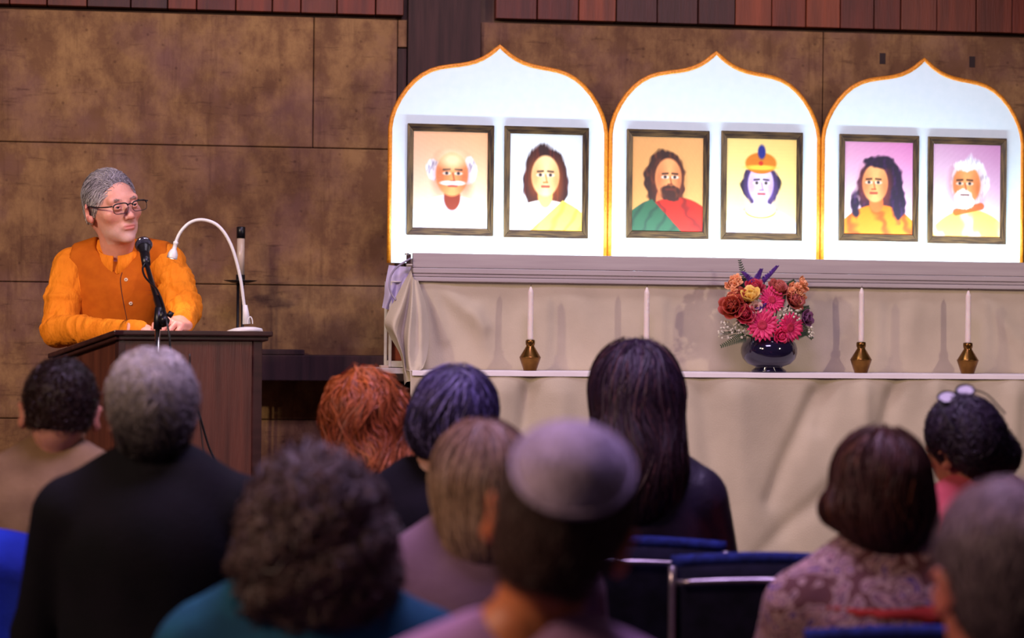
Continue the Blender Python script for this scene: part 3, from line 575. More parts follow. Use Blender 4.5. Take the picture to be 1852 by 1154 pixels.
RUST = mat('rust_rose', (.42, .05, .02), (.24, .02, .01), .55, 20); RED = mat('crimson_rose', (.52, .02, .05), (.30, .01, .03), .5, 20); CORAL = mat('coral_rose', (.45, .10, .07), (.34, .05, .04), .55, 20)
PEACH = mat('peach_blossom', (.88, .42, .20), (.72, .26, .11), .55, 30); YEL = mat('yellow_petal', (.85, .55, .08), (.75, .50, .16), .5, 20); BLUSH = mat('blush_white_petal', (.80, .55, .48), (.7, .4, .36), .5, 25)
rose(1326, 557, 25, (-.5, -1, .3), .39, 'rust red rose at the left of the bouquet', RUST); rose(1347, 571, 19, (-.2, -1, .3), .41, 'crimson rosebud beside the large gerbera', RED); rose(1342, 543, 21, (-.3, -1, .5), .385, 'dark rust rose under the yellow bloom', RUST)
rose(1364, 525, 19, (-.1, -.8, .7), .37, 'crimson rose behind the yellow bloom', RED); rose(1404, 528, 21, (.2, -.8, .8), .365, 'coral rose above the highest gerbera', CORAL); rose(1430, 545, 22, (.5, -1, .4), .37, 'coral rose under the right peach blossoms', CORAL); rose(1410, 606, 15, (.1, -1, -.2), .42, 'small pink rosebud between the lower gerberas', PINK)
rose(1358, 543, 24, (-.3, -.8, .9), .405, 'pale yellow cupped bloom at the upper left of bouquet', YEL, 'yellow_bloom', ((4, .5, 62), (5, .9, 35))); rose(1366, 556, 13, (-.1, -1, .1), .415, 'blush white floret under the yellow bloom', BLUSH, 'floret', ((4, .5, 50), (5, .9, 20)))
def stock(label, pts, d, m):
    c = B(*pts[len(pts) // 2], d); t, R, b = flower('stock_spike', label, c, (0, -1, 0), 'peach stock spikes'); mb = MB()
    for (px, py) in pts:
        for q in range(4):
            cc = B(px + random.uniform(-8, 8), py + random.uniform(-7, 7), d + random.uniform(-.02, .03)) - c; Rq = orient((random.uniform(-.7, .7), -1, random.uniform(-.5, .8)))
            for L2, tilt in ((.018, 20), (.013, 52)):
                for i in range(5):
                    V, Fc = petal(L2, .015, .3, tip=.9); V = V @ R3('Y', -tilt).T @ R3('Z', 72 * i + random.uniform(-20, 20)).T; mb.add((V @ Rq.T + cc, Fc))
    fix_thick(obj('blossoms', mb.out(), m, t, smooth=True), .0005); stem(t, b)
stock('peach blossom spike at the upper left of the bouquet', [(1325, 508), (1330, 516), (1322, 524), (1336, 528), (1326, 536), (1338, 540)], .37, PEACH)
stock('peach blossom spike at the upper right of the bouquet', [(1446, 512), (1452, 518), (1440, 524), (1436, 532), (1448, 534), (1440, 542), (1432, 522)], .36, PEACH)
PURP = mat('violet_floret', (.16, .06, .42), (.08, .02, .22), .6, 40)
def spike(label, path, d, r0):
    Pp = catmull([B(x, y, d) for x, y in path], 10); c = Pp[0]; t, R, b = flower('veronica_spike', label, c, (0, 0, 1), 'violet flower spikes'); mb = MB(); n = len(Pp)
    for i, p in enumerate(Pp):
        rr = r0 * px2m * (1 - .8 * i / n)
        for q in range(9):
            a = random.uniform(0, 6.28); V, Fc = petal(rr * 1.6 + .006, .006, .3, 3); V = V @ R3('Y', -35).T @ R3('Z', math.degrees(a)).T; mb.add((V + p - c, Fc))
    fix_thick(obj('florets', mb.out(), PURP, t), .0005); stem(t, b)
spike('violet spike leaning to the right above the bouquet', [(1382, 512), (1395, 498), (1406, 484)], .35, 5); spike('short violet spike in the middle above the bouquet', [(1365, 520), (1371, 505), (1377, 490)], .36, 6); spike('violet spike leaning left beside the fern', [(1362, 520), (1352, 506), (1343, 495)], .365, 6); spike('dark violet sprig in front between the gerberas', [(1372, 566), (1378, 560), (1384, 552)], .42, 5)
def frond(label, path, d, wd):
    Pp = catmull([B(x, y, d) for x, y in path], 8); c = Pp[0]; t, R, b = flower('fern_frond', label, c, (0, 0, 1), 'fern fronds'); mb = MB(); n = len(Pp)
    for i in range(1, n):
        tg = Pp[i] - Pp[i - 1]; tg /= np.linalg.norm(tg); sd = np.cross(tg, [0, 1, 0])
        for s_ in (-1, 1):
            Ln = wd * px2m * (1 - .85 * i / n) + .003; V, Fc = petal(Ln, .0042, .1, 3, .2); ax = sd * s_ * .9 + tg * .5; ax /= np.linalg.norm(ax); nn = np.cross(ax, np.cross([0, -1, .2], ax)); nn /= np.linalg.norm(nn); Rm = np.stack([ax, np.cross(nn, ax), nn], 1); mb.add((V @ Rm.T + Pp[i] - c, Fc))
    fix_thick(obj('leaflets', mb.out(), FERN, t), .0004); obj('rib', tube(Pp - c, .0009, 5), FERN, t); stem(t, b)
frond('tall dark fern tip rising at top of the bouquet', [(1352, 530), (1346, 505), (1338, 472)], .345, 12); frond('fern frond drooping at the lower left of the bouquet', [(1352, 606), (1332, 614), (1305, 626)], .40, 12); frond('dark fern leaf behind the left peach blossoms', [(1350, 530), (1344, 515), (1345, 505)], .35, 12); frond('fern leaf at upper right behind peach blossoms', [(1412, 530), (1424, 518), (1436, 508)], .345, 10); frond('dark fern leaf low between rust roses and vase rim', [(1372, 590), (1350, 585), (1335, 580)], .375, 14); frond('fern leaf behind the highest gerbera', [(1400, 560), (1412, 545), (1420, 528)], .355, 14); frond('fern leaf behind the violet bloom', [(1425, 570), (1445, 562), (1462, 556)], .36, 13); frond('fern leaf below the right gerbera', [(1420, 600), (1440, 606), (1456, 604)], .385, 12); frond('dark leaf at right behind the baby breath', [(1440, 580), (1455, 596), (1468, 612)], .37, 11)
BUD = mat('cream_buds', (.72, .66, .52), (.55, .52, .40), .6, 40)
def breath(label, box_, d, n):
    x0, x1, y0, y1 = box_; c = B((x0 + x1) / 2, (y0 + y1) / 2, d); t, R, b = flower('baby_breath', label, c, (0, -1, 0), "baby's breath sprays"); mb = MB(); mt = MB()
    for i in range(n):
        p = B(random.uniform(x0, x1), random.uniform(y0, y1), d + random.uniform(-.02, .025)) - c; r = random.uniform(.0028, .0055)
        V, Fc = lathe([(.0003, -r), (r * .8, -r * .6), (r, 0), (r * .8, r * .6), (.0003, r)], 7); mb.add((V + p, Fc)); mt.add(tube([p, p * .4 + (rimc - c) * .15], .0005, 3))
    o = obj('buds', mb.out(), BUD, t, smooth=True); o['kind'] = 'stuff'; obj('twigs', mt.out(), STEM, t); stem(t, b)
breath("spray of cream baby's breath at the lower left of bouquet", (1298, 1350, 580, 612), .395, 70); breath("spray of white baby's breath at the right of bouquet", (1408, 1448, 556, 580), .405, 36); breath("cluster of white buds at the far right of bouquet", (1463, 1471, 590, 612), .385, 18)
rose(1452, 577, 18, (.7, -1, .2), .37, 'dusky violet bloom at the right edge of bouquet', mat('dusky_violet', (.22, .06, .16), (.12, .03, .09), .55, 20), 'violet_bloom', ((5, .5, 55), (6, .9, 25)))
# ================================================================== lectern and what stands on it
TH = math.radians(35); FL = pt(208, 596.5, 7.0); LWd, LD = .54, .49; DROP = .078
ex = np.array([math.cos(TH), math.sin(TH)]); ey = np.array([-math.sin(TH), math.cos(TH)])
zP = FL[2]
def lec(w_, d_): q = FL[:2] + ex * w_ + ey * d_; return np.array([q[0], q[1], zP - DROP * d_ / LD])
WALN = mat('walnut_panel', (.125, .036, .022), (.055, .016, .012), .36, 3.2, 9, bump=.12, bscale=30, stretch=(9, 9, .55), lo=.3, hi=.7)
WALD = mat('walnut_dark_edge', (.050, .018, .016), (.030, .010, .010), .28, 4, 7, stretch=(2, 9, 9))
t = thing('lectern', 'dark walnut lectern with a slanted top at the left of the stage', 'lectern', (FL[0], FL[1], STAGE), TH)
h0 = zP - STAGE
def slab(x0, x1, y0, y1, th, zoff=0):
    V = []
    for x, y in ((x0, y0), (x1, y0), (x1, y1), (x0, y1)):
        z = h0 - DROP * y / LD + zoff; V += [(x, y, z - th), (x, y, z)]
    return np.array(V), [(0, 6, 4, 2), (1, 3, 5, 7), (0, 2, 3, 1), (2, 4, 5, 3), (4, 6, 7, 5), (6, 0, 1, 7)]
obj('top', slab(-.002, LWd + .004, 0, LD, .016), WALD, t, bevel=.004, seg=3); obj('top_moulding', slab(.008, LWd - .006, .012, LD - .012, .012, -.016), WALD, t, bevel=.003)
i0 = .022
def colm(x0, x1, y0, y1, z0=0.0):
    V, Fc = slab(x0, x1, y0, y1, .0, -.028); V[::2, 2] = z0; return V, Fc
obj('front_panel', colm(i0 + .02, LWd - i0 - .028, i0 + .006, i0 + .024, .08), WALN, t)
obj('side_panel', colm(i0 + .004, i0 + .022, i0 + .02, LD - i0, .08), WALN, t); obj('side_panel', colm(LWd - i0 - .022, LWd - i0 - .004, i0 + .02, LD - i0, .08), WALN, t)
obj('corner_post', colm(i0, i0 + .024, i0, i0 + .024), WALD, t, bevel=.002); obj('corner_post', colm(LWd - i0 - .034, LWd - i0, i0, i0 + .03), WALD, t, bevel=.003)
obj('plinth', box2(i0 - .012, LWd - i0 + .012, i0 - .012, LD - i0 + .01, 0, .08), WALD, t, bevel=.004)
obj('shelf', box2(i0 + .022, LWd - i0 - .022, i0 + .03, LD - i0 - .02, h0 - .3, h0 - .28), WALN, t)
# sheets of paper
PAPER = mat('white_paper', (.85, .83, .80), (.8, .78, .75), .7, 20)
def on_top(x0, x1, y0, y1, zo, th, rot=0):
    c = ((x0 + x1) / 2, (y0 + y1) / 2); V, Fc = slab(x0, x1, y0, y1, th, zo + th); return V, Fc
tp = thing('paper_sheets', 'white sheets of notes on the lectern top under the speaker hands', 'paper', (FL[0], FL[1], STAGE), TH)
obj('sheet', on_top(.09, .30, .10, .38, .001, .001), PAPER, tp); obj('sheet', on_top(.20, .41, .11, .39, .0025, .001), PAPER, tp)
# gooseneck lamp
b = lec(.478, .066); WPL = mat('white_plastic', (.78, .77, .74), (.74, .73, .70), .35, 20)
t = thing('gooseneck_lamp', 'white gooseneck reading lamp on the right end of the lectern', 'lamp', b + [0, 0, .001], TH * 0)
tl = math.atan(DROP / LD)
Vb, Fb = lathe([(.001, 0), (.056, 0), (.058, .004), (.056, .012), (.040, .017), (.02, .02), (.001, .02)], 36); Rb = np.array(Matrix.Rotation(TH, 3, 'Z') @ Matrix.Rotation(-tl, 3, 'X'))
obj('base', (Vb @ Rb.T, Fb), WPL, t, smooth=True)
path = [(444, 582), (443, 566), (440, 540), (436, 510), (429, 478), (419, 446), (405, 420), (388, 404), (365, 397.5), (345, 402), (330, 415), (321, 430), (317, 445)]
yy = np.linspace(b[1], b[1] + .0, len(path)); pp = catmull([pt(x, y, Y) for (x, y), Y in zip(path, yy)], 5)
obj('gooseneck', tube(pp, .0052, 12), WPL, t, smooth=True, world=True)
obj('neck_sleeve', tube([pt(446, 586, b[1]), pt(444.5, 566, b[1]), pt(443, 552, b[1])], [.013, .010, .0075], 14), WPL, t, smooth=True, world=True)
hd = pt(313, 459, b[1]); up = pt(317, 443, b[1]) - hd; up /= np.linalg.norm(up); Rh = orient(up)
V, Fc = lathe([(.013, -.012), (.016, -.016), (.0165, -.012), (.0155, 0), (.011, .010), (.007, .016), (.0065, .030), (.008, .032), (.008, .038), (.0055, .040), (.005, .046), (.0045, .03), (.004, -.008)], 22)
obj('lamp_head', (V @ Rh.T + hd, Fc), WPL, t, smooth=True, world=True)
BULB = mat('lamp_bulb', (1, .95, .88), None, .3, emit=((1, .9, .78), 5)); V, Fc = lathe([(.001, -.017), (.008, -.016), (.0125, -.011), (.012, -.006), (.001, -.005)], 18)
obj('bulb', (V @ Rh.T + hd, Fc), BULB, t, smooth=True, world=True)
obj('switch_loop', tube(catmull([pt(448, 586, b[1] - .02), pt(449, 577, b[1] - .02), pt(453, 573, b[1] - .02), pt(456, 578, b[1] - .02), pt(457, 586, b[1] - .02)], 5), .0018, 8), WPL, t, smooth=True, world=True)
l = bpy.data.lights.new('reading_lamp_light', 'SPOT'); l.energy = 1.6; l.color = (1, .9, .78); l.shadow_soft_size = .012; l.spot_size = math.radians(130); l.spot_blend = .6
o = bpy.data.objects.new('reading_lamp_light', l); COL.objects.link(o); o.location = tuple(hd - up * .024); o.rotation_euler = Vector(-up).to_track_quat('-Z', 'Y').to_euler()
# microphone on a boom stand in front of the lectern
BLK = mat('black_metal', (.012, .010, .014), (.008, .007, .01), .35, 20, metal=.3); CHR = mat('chrome', (.62, .58, .60), (.5, .46, .5), .14, 30, metal=1); MGR = mat('mic_grille', (.10, .09, .14), (.03, .03, .05), .35, 400, metal=.8, bump=.6, bscale=500)
Ym = 6.93; bs = pt(284.5, 640, Ym); t = thing('microphone_stand', 'black and chrome boom microphone stand in front of the lectern', 'microphone stand', (bs[0], bs[1], STAGE), 0)
piv = pt(292, 572, Ym); mp_ = pt(264, 474, 7.18)
obj('pole', tube([(bs[0], bs[1], STAGE + .03), pt(285, 592, Ym)], .0075, 14), CHR, t, smooth=True, world=True)
obj('clutch', tube([pt(285, 596, Ym), pt(286, 580, Ym), pt(287.5, 556, Ym)], [.0125, .0135, .012], 14), BLK, t, smooth=True, world=True)
obj('boom', tube([pt(297, 590, Ym - .01), piv, mp_], [.009, .0085, .0075], 14), BLK, t, smooth=True, world=True)
obj('boom_grip', tube([pt(298, 584, Ym - .025), pt(285, 540, Ym + .06)], [.014, .0135], 14), BLK, t, smooth=True, world=True)
obj('counterweight', tube([pt(294, 575, Ym - .04), pt(300, 583, Ym - .05)], [.014, .014], 14), BLK, t, smooth=True, world=True)
obj('clamp_knob', tube([pt(304, 566, Ym - .02), pt(312, 571, Ym - .02)], [.009, .010], 10), BLK, t, smooth=True, world=True)
obj('base', lathe([(.001, 0), (.13, 0), (.132, .008), (.12, .022), (.02, .034), (.001, .034)], 36), BLK, t, smooth=True)
mt_ = pt(259, 436, 7.27); ax = mt_ - mp_; ax = ax / np.linalg.norm(ax); ml = np.linalg.norm(mt_ - mp_); Rm = orient(ax)
t2 = thing('microphone', 'black vocal microphone at the speaker chin', 'microphone', tuple(mp_), 0)
s_ = ml / .165
V, Fc = lathe([(r, z * s_) for r, z in [(.001, 0), (.009, 0), (.0105, .02), (.0135, .06), (.0185, .105), (.021, .112), (.001, .113)]], 24); obj('handle', (V @ Rm.T, Fc), BLK, t2, smooth=True)
V, Fc = lathe([(r, z * s_) for r, z in [(.001, .112), (.022, .113), (.0255, .125), (.0262, .135), (.024, .150), (.017, .162), (.008, .167), (.001, .168)]], 28); obj('grille', (V @ Rm.T, Fc), MGR, t2, smooth=True)
V, Fc = lathe([(r, z * s_) for r, z in [(.0262, .130), (.0275, .131), (.0275, .136), (.0262, .137)]], 28); obj('grille_band', (V @ Rm.T, Fc), CHR, t2, smooth=True)
obj('clip', tube([mp_ - ax * .012, mp_ + ax * .04], [.0135, .0155], 16), BLK, t2, smooth=True, world=True)
cb = catmull([pt(262, 476, 7.16), pt(258, 486, 7.14), pt(262, 500, 7.1), pt(272, 512, 7.06), pt(284, 524, 7.0), pt(294, 548, 6.95), pt(300, 575, 6.88), pt(306, 605, 6.86), pt(312, 640, 6.86), pt(345, 700, 6.87), pt(375, 800, 6.9), pt(400, 880, 6.92), pt(405, 1100, 6.95)], 8)
tag(obj('microphone_cable', tube(cb, .0033, 8), BLK, smooth=True), 'black microphone cable running down the stand and lectern front', 'cable')
cb = catmull([pt(343, 640, 6.97), pt(346, 690, 6.98), pt(360, 750, 6.99), pt(366, 800, 7.0), pt(372, 860, 7.0), pt(374, 1080, 7.0)], 8)
tag(obj('audio_cable', tube(cb, .003, 8), mat('brown_cable', (.03, .012, .012), None, .5), smooth=True), 'thin dark cable hanging down the lectern front panel', 'cable')
# candle stand by the wall
Yc = 8.78; c = pt(434, 600, Yc); t = thing('candle_stand', 'slim black stand with a pale tube candle by the concrete wall', 'candle stand', (c[0], c[1], STAGE), 0)
sc = Yc / F
zc = lambda py: pt(434, py, Yc)[2] - STAGE
obj('base', lathe([(.001, 0), (.13, 0), (.13, .01), (.02, .03), (.001, .03)], 28), BLK, t, smooth=True)
for dx in (-.009, .009): obj('rod', tube([(dx, 0, .02), (dx, 0, zc(512))], .0055, 10), BLK, t, smooth=True)
obj('holder', lathe([(.001, zc(516)), (.017, zc(516)), (.0175, zc(497)), (.001, zc(497))], 22), BLK, t, smooth=True)
obj('drip_dish', lathe([(.001, zc(512)), (.03, zc(512)), (.062, zc(508)), (.063, zc(507)), (.03, zc(510)), (.001, zc(510))], 30), BLK, t, smooth=True)
obj('glass_tube', lathe([(.001, zc(497)), (.0145, zc(497)), (.0145, zc(430)), (.001, zc(430))], 22), mat('pale_candle_tube', (.58, .45, .36), (.50, .38, .30), .3, 10), t, smooth=True)
obj('cap', lathe([(.001, zc(431)), (.0165, zc(431)), (.0168, zc(411)), (.014, zc(410)), (.012, zc(414)), (.001, zc(414))], 22), BLK, t, smooth=True)
# ================================================================== people
SKIN = mat('skin_tone', (1, 1, 1), (.90, .86, .84), .48, 45, 5, attr=True, sss=.25, bump=.10, bscale=260)
EYEM = mat('eye_surface', (1, 1, 1), (.96, .96, .96), .12, 60, attr=True)
HSHELL = mat('hair_mass', (1, 1, 1), (.7, .7, .7), .95, 90, attr=True, spec=.05)
HAIRM = mat('hair_strand', (1, 1, 1), (.75, .75, .75), .50, 90, attr=True, spec=.35)
def head_prims(old=False, nk=(0, .045, -.19)):
    nk = np.array(nk, float)
    a = [(ell((0, .017, .032), (.075, .094, .086)), .02), (ell((0, -.030, -.022), (.061, .066, .085)), .03), (ell((0, -.036, -.078), (.047, .048, .036)), .025), (ell((0, -.074, -.101), (.021, .018, .016)), .02),
         (ell((0, .06, -.03), (.055, .05, .06)), .03), (cone((0, .012, -.05), nk, .052, .056), .025), (cone((0, -.028, -.085), nk + [0, -.012, .0], .030, .050), .02),
         (cone((-.04, -.074, .026), (.04, -.074, .026), .013), .014), (ell((.047, -.058, -.022), (.019, .022, .018)), .02), (ell((-.047, -.058, -.022), (.019, .022, .018)), .02)]
    return a
def ear_prims():
    o = []
    for s in (-1, 1):
        R = R3('Z', s * 34) @ R3('X', 12)
        o.append((ell((s * .085, .019, -.008), (.0065, .019, .031), R), .006)); o.append((ell((s * .080, .008, -.030), (.007, .011, .013)), .006))
    return o
def ear_subs(): return [(ell((s * .0905, .012, -.006), (.006, .009, .016), R3('Z', s * 24) @ R3('X', 12)), .004) for s in (-1, 1)]
def build_head(h, old=False, z0=-.20, nk=(0, .045, -.19)):
    v = Vol((-.115, -.13, z0), (.115, .15, .135), h)
    for p, k in head_prims(old, nk): v.add(p, k)
    for s in (-1, 1): v.sub(ell((s * .031, -.104, .004), (.0215, .020, .0135)), .012)
    v.add(cone((0, -.088, .012), (0, -.109, -.026), .0065, .0105), .010).add(ell((0, -.111, -.030), (.0115, .0105, .0095)), .006)
    for s in (-1, 1):
        v.add(ell((s * .0125, -.100, -.033), (.008, .0105, .008)), .005); v.sub(ell((s * .006, -.107, -.0405), (.0038, .006, .003)), .003)
        v.add(ell((s * .031, -.082, .004), (.0145, .0135, .0135)), .003)                       # lid bulge
        v.sub(ell((s * .031, -.0962, .0030), (.0132, .0080, .0037)), .0018)                     # eye opening
        v.sub(cone((s * .020, -.1005, -.035), (s * .033, -.088, -.066), .0018, .0012), .008)     # smile fold
        if old:
            v.sub(cone((s * .016, -.094, -.009), (s * .043, -.081, -.012), .0022, .0012), .006)
            pass
    v.add(ell((0, -.086, -.060), (.024, .010, .014)), .012)
    v.add(cone((-.017, -.0935, -.0585), (.017, -.0935, -.0585), .0026, .0026), .005).add(cone((-.014, -.0935, -.0685), (.014, -.0935, -.0685), .0032), .005)
    v.sub(cone((-.022, -.0975, -.0632), (.022, -.0975, -.0632), .0016), .0025); v.sub(cone((-.016, -.0995, -.080), (.016, -.0995, -.080), .0030), .008)
    if old:
        for q in range(3): v.sub(cone((-.035, -.083 + .005 * q, .050 + .012 * q), (.035, -.083 + .005 * q, .050 + .012 * q), .0008), .003)
    for p, k in ear_prims(): v.add(p, k)
    for p, k in ear_subs(): v.sub(p, k)
    return v
def face_colors(V, base, beard=None):
    C = np.tile(np.array(base, float), (len(V), 1)); x, y, z = V.T
    red = np.exp(-(((abs(x) - .042) / .022) ** 2 + ((y + .07) / .03) ** 2 + ((z + .03) / .022) ** 2)) + np.exp(-((x / .014) ** 2 + ((y + .11) / .014) ** 2 + ((z + .03) / .014) ** 2)) + (abs(x) > .078) * .8
    C *= 1 - red[:, None] * np.array([.0, .16, .16])
    lip = np.exp(-((x / .022) ** 4 + ((y + .097) / .012) ** 2 + ((z + .0635) / .009) ** 2)); C = C * (1 - lip[:, None] * np.array([.10, .45, .40]))
    if beard is not None:
        b = 1 / (1 + np.exp((z + .052 + .35 * (abs(x) - .03) * (abs(x) > .03)) / .011)) * (y < -.0) * (z > -.118); b = b * (1 - lip) * .40; C = C * (1 - b[:, None]) + np.array(beard) * b[:, None]
    return C
def eyes(parent, M, iris=(.05, .07, .09)):
    for s in (-1, 1):
        V, Fc = lathe([(.0102 * math.sin(a), -.0102 * math.cos(a)) for a in np.linspace(.02, math.pi - .02, 18)], 22)
        V = np.stack([V[:, 0], V[:, 2], -V[:, 1]], 1); ang = np.degrees(np.arctan2(np.hypot(V[:, 0], V[:, 2]), -V[:, 1]))
        C = np.tile([.36, .29, .27], (len(V), 1)); C[ang < 36] = iris; C[ang < 14] = (.005, .005, .006); V = V @ R3('Z', 6).T
        obj('eye', (xf(V + [s * .031, -.0815, .0030], M), Fc), EYEM, parent, smooth=True, world=True, cols=C)
HANDS = {}
def hand(curl, side=1):    # right hand for side=1: wrist at origin, fingers along -Y, palm down, thumb towards +X
    key = (curl, side)
    if key in HANDS: return HANDS[key]
    v = Vol((-.075, -.20, -.09), (.085, .04, .035), .0036); v.add(rbox((0, -.048, 0), (.040, .046, .013), .012), .01); v.add(cone((0, .035, 0), (0, -.02, 0), .026, .026), .015)
    for bx, by, Ls in ((.031, -.086, (.040, .025, .020)), (.0105, -.092, (.044, .028, .021)), (-.0105, -.089, (.040, .026, .020)), (-.031, -.078, (.031, .020, .018))):
        p = np.array([bx, by, .002]); a = 0.0
        for q, (Ln, r0) in enumerate(zip(Ls, (.0095, .0085, .0075))):
            a += curl * (1.0, 1.25, .8)[q]; e = p + Ln * np.array([bx * .6 if q == 0 else 0, -math.cos(a), -math.sin(a)]); v.add(cone(p, e, r0, r0 * .9), .004); p = e
    p = np.array([.030, -.022, -.004])
    for e, r0 in (((.052, -.052, -.010 - .01 * curl), .0125), ((.060 - .008 * curl, -.082, -.014 - .014 * curl), .0105), ((.060 - .02 * curl, -.106, -.016 - .02 * curl), .009)): v.add(cone(p, e, r0 * 1.1, r0), .006); p = np.array(e)
    V, Fc = v.mesh()
    if side < 0: V = V * [-1, 1, 1]; Fc = Fc[:, ::-1]
    HANDS[key] = (V, Fc); return HANDS[key]
def hand_at(wrist, direction, side, curl=.35, palm=(0, 0, -1)):
    d = np.array(direction, float); d /= np.linalg.norm(d); n = -np.array(palm, float); n -= d * n.dot(d); n /= np.linalg.norm(n); x = np.cross(-d, n)
    V, Fc = hand(curl, side); return V @ np.stack([x, -d, n], 1).T + np.array(wrist), Fc
def wrinkle(V, Fc, amp, freq, seed):
    me = bpy.data.meshes.new('tmp'); me.from_pydata(V.tolist(), [], Fc.tolist()); N = np.zeros(len(V) * 3, np.float32); me.vertex_normals.foreach_get('vector', N); bpy.data.meshes.remove(me)
    return V + N.reshape(-1, 3) * (wob(V * [1, 1, .45], freq, seed) * amp)[:, None]
def ramp(t, stops):
    ts = [s[0] for s in stops]; return np.stack([np.interp(t, ts, [s[1][k] for s in stops]) for k in range(3)], 1)
def add_hair(parent, M, vol, cfg, seed, name='hair'):
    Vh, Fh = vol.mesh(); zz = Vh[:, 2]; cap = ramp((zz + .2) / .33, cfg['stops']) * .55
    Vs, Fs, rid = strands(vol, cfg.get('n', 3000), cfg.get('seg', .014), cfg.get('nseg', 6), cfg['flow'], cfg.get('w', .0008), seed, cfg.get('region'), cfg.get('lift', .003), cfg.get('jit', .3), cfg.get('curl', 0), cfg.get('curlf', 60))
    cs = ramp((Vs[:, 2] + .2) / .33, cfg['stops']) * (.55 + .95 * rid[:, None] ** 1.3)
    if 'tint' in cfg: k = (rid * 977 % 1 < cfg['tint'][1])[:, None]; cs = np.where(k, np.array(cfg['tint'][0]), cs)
    V, Fc = cat((xf(Vh, M), Fh), (xf(Vs, M), Fs)); o = obj(name, (V, Fc), [HSHELL, HAIRM], parent, smooth=True, world=True, cols=np.clip(np.concatenate([cap, cs]), 0, 1)); mi = np.ones(len(Fc), np.int32); mi[:len(Fh)] = 0; o.data.polygons.foreach_set('material_index', mi); return o
crown = np.array([0, .05, .11])
def flow_down(k=1.0, wave=0, wf=50):
    def f(P):
        r = P - crown; r = r / (np.linalg.norm(r, axis=1)[:, None] + 1e-6); top = np.clip((P[:, 2] - .02) / .08, 0, 1)[:, None]; d = r * top + np.array([0, .1, -1.0]) * (1 - top * .6) * k
        if wave: d = d + wave * np.stack([np.sin(P[:, 2] * wf + P[:, 0] * 30), np.cos(P[:, 2] * wf * .8 + 1), 0 * P[:, 2]], 1)
        return d
    return f
def short_hair(g=.012, nape=-.075, front=True, h=.005):
    v = Vol((-.125, -.13, -.2), (.125, .16, .17), h); v.add(ell((0, .017, .032), (.075 + g, .094 + g, .086 + g)), .01); v.add(ell((0, .058, -.03), (.058 + g * .6, .052 + g * .6, .07)), .03)
    v.cut(lambda x, y, z: (nape - z) + 0 * x + 0 * y + np.clip(.03 - y, 0, .2) * .9)
    if front: v.sub(ell((0, -.105, -.02), (.07, .07, .085)), .012)
    for s in (-1, 1): v.sub(ell((s * .092, .004, -.02), (.018, .030, .042)), .01); v.sub(ell((s * .08, -.05, -.05), (.03, .04, .05)), .01)
    return v
def mass(prims, h=.006, lo=(-.2, -.14, -.42), hi=(.2, .2, .2), subs=()):
    v = Vol(lo, hi, h)
    for p, k in prims: v.add(p, k)
    for p, k in subs: v.sub(p, k)
    return v
def fabric(name, c, c2=None, **k): return mat(name, c, c2, k.pop('rough', .85), k.pop('scale', 14), bump=k.pop('bump', .2), bscale=k.pop('bscale', 160), spec=k.pop('spec', .15), **k)
JEAN = fabric('dark_trousers', (.015, .016, .03)); SHOE = mat('black_shoe', (.01, .009, .009), None, .4)
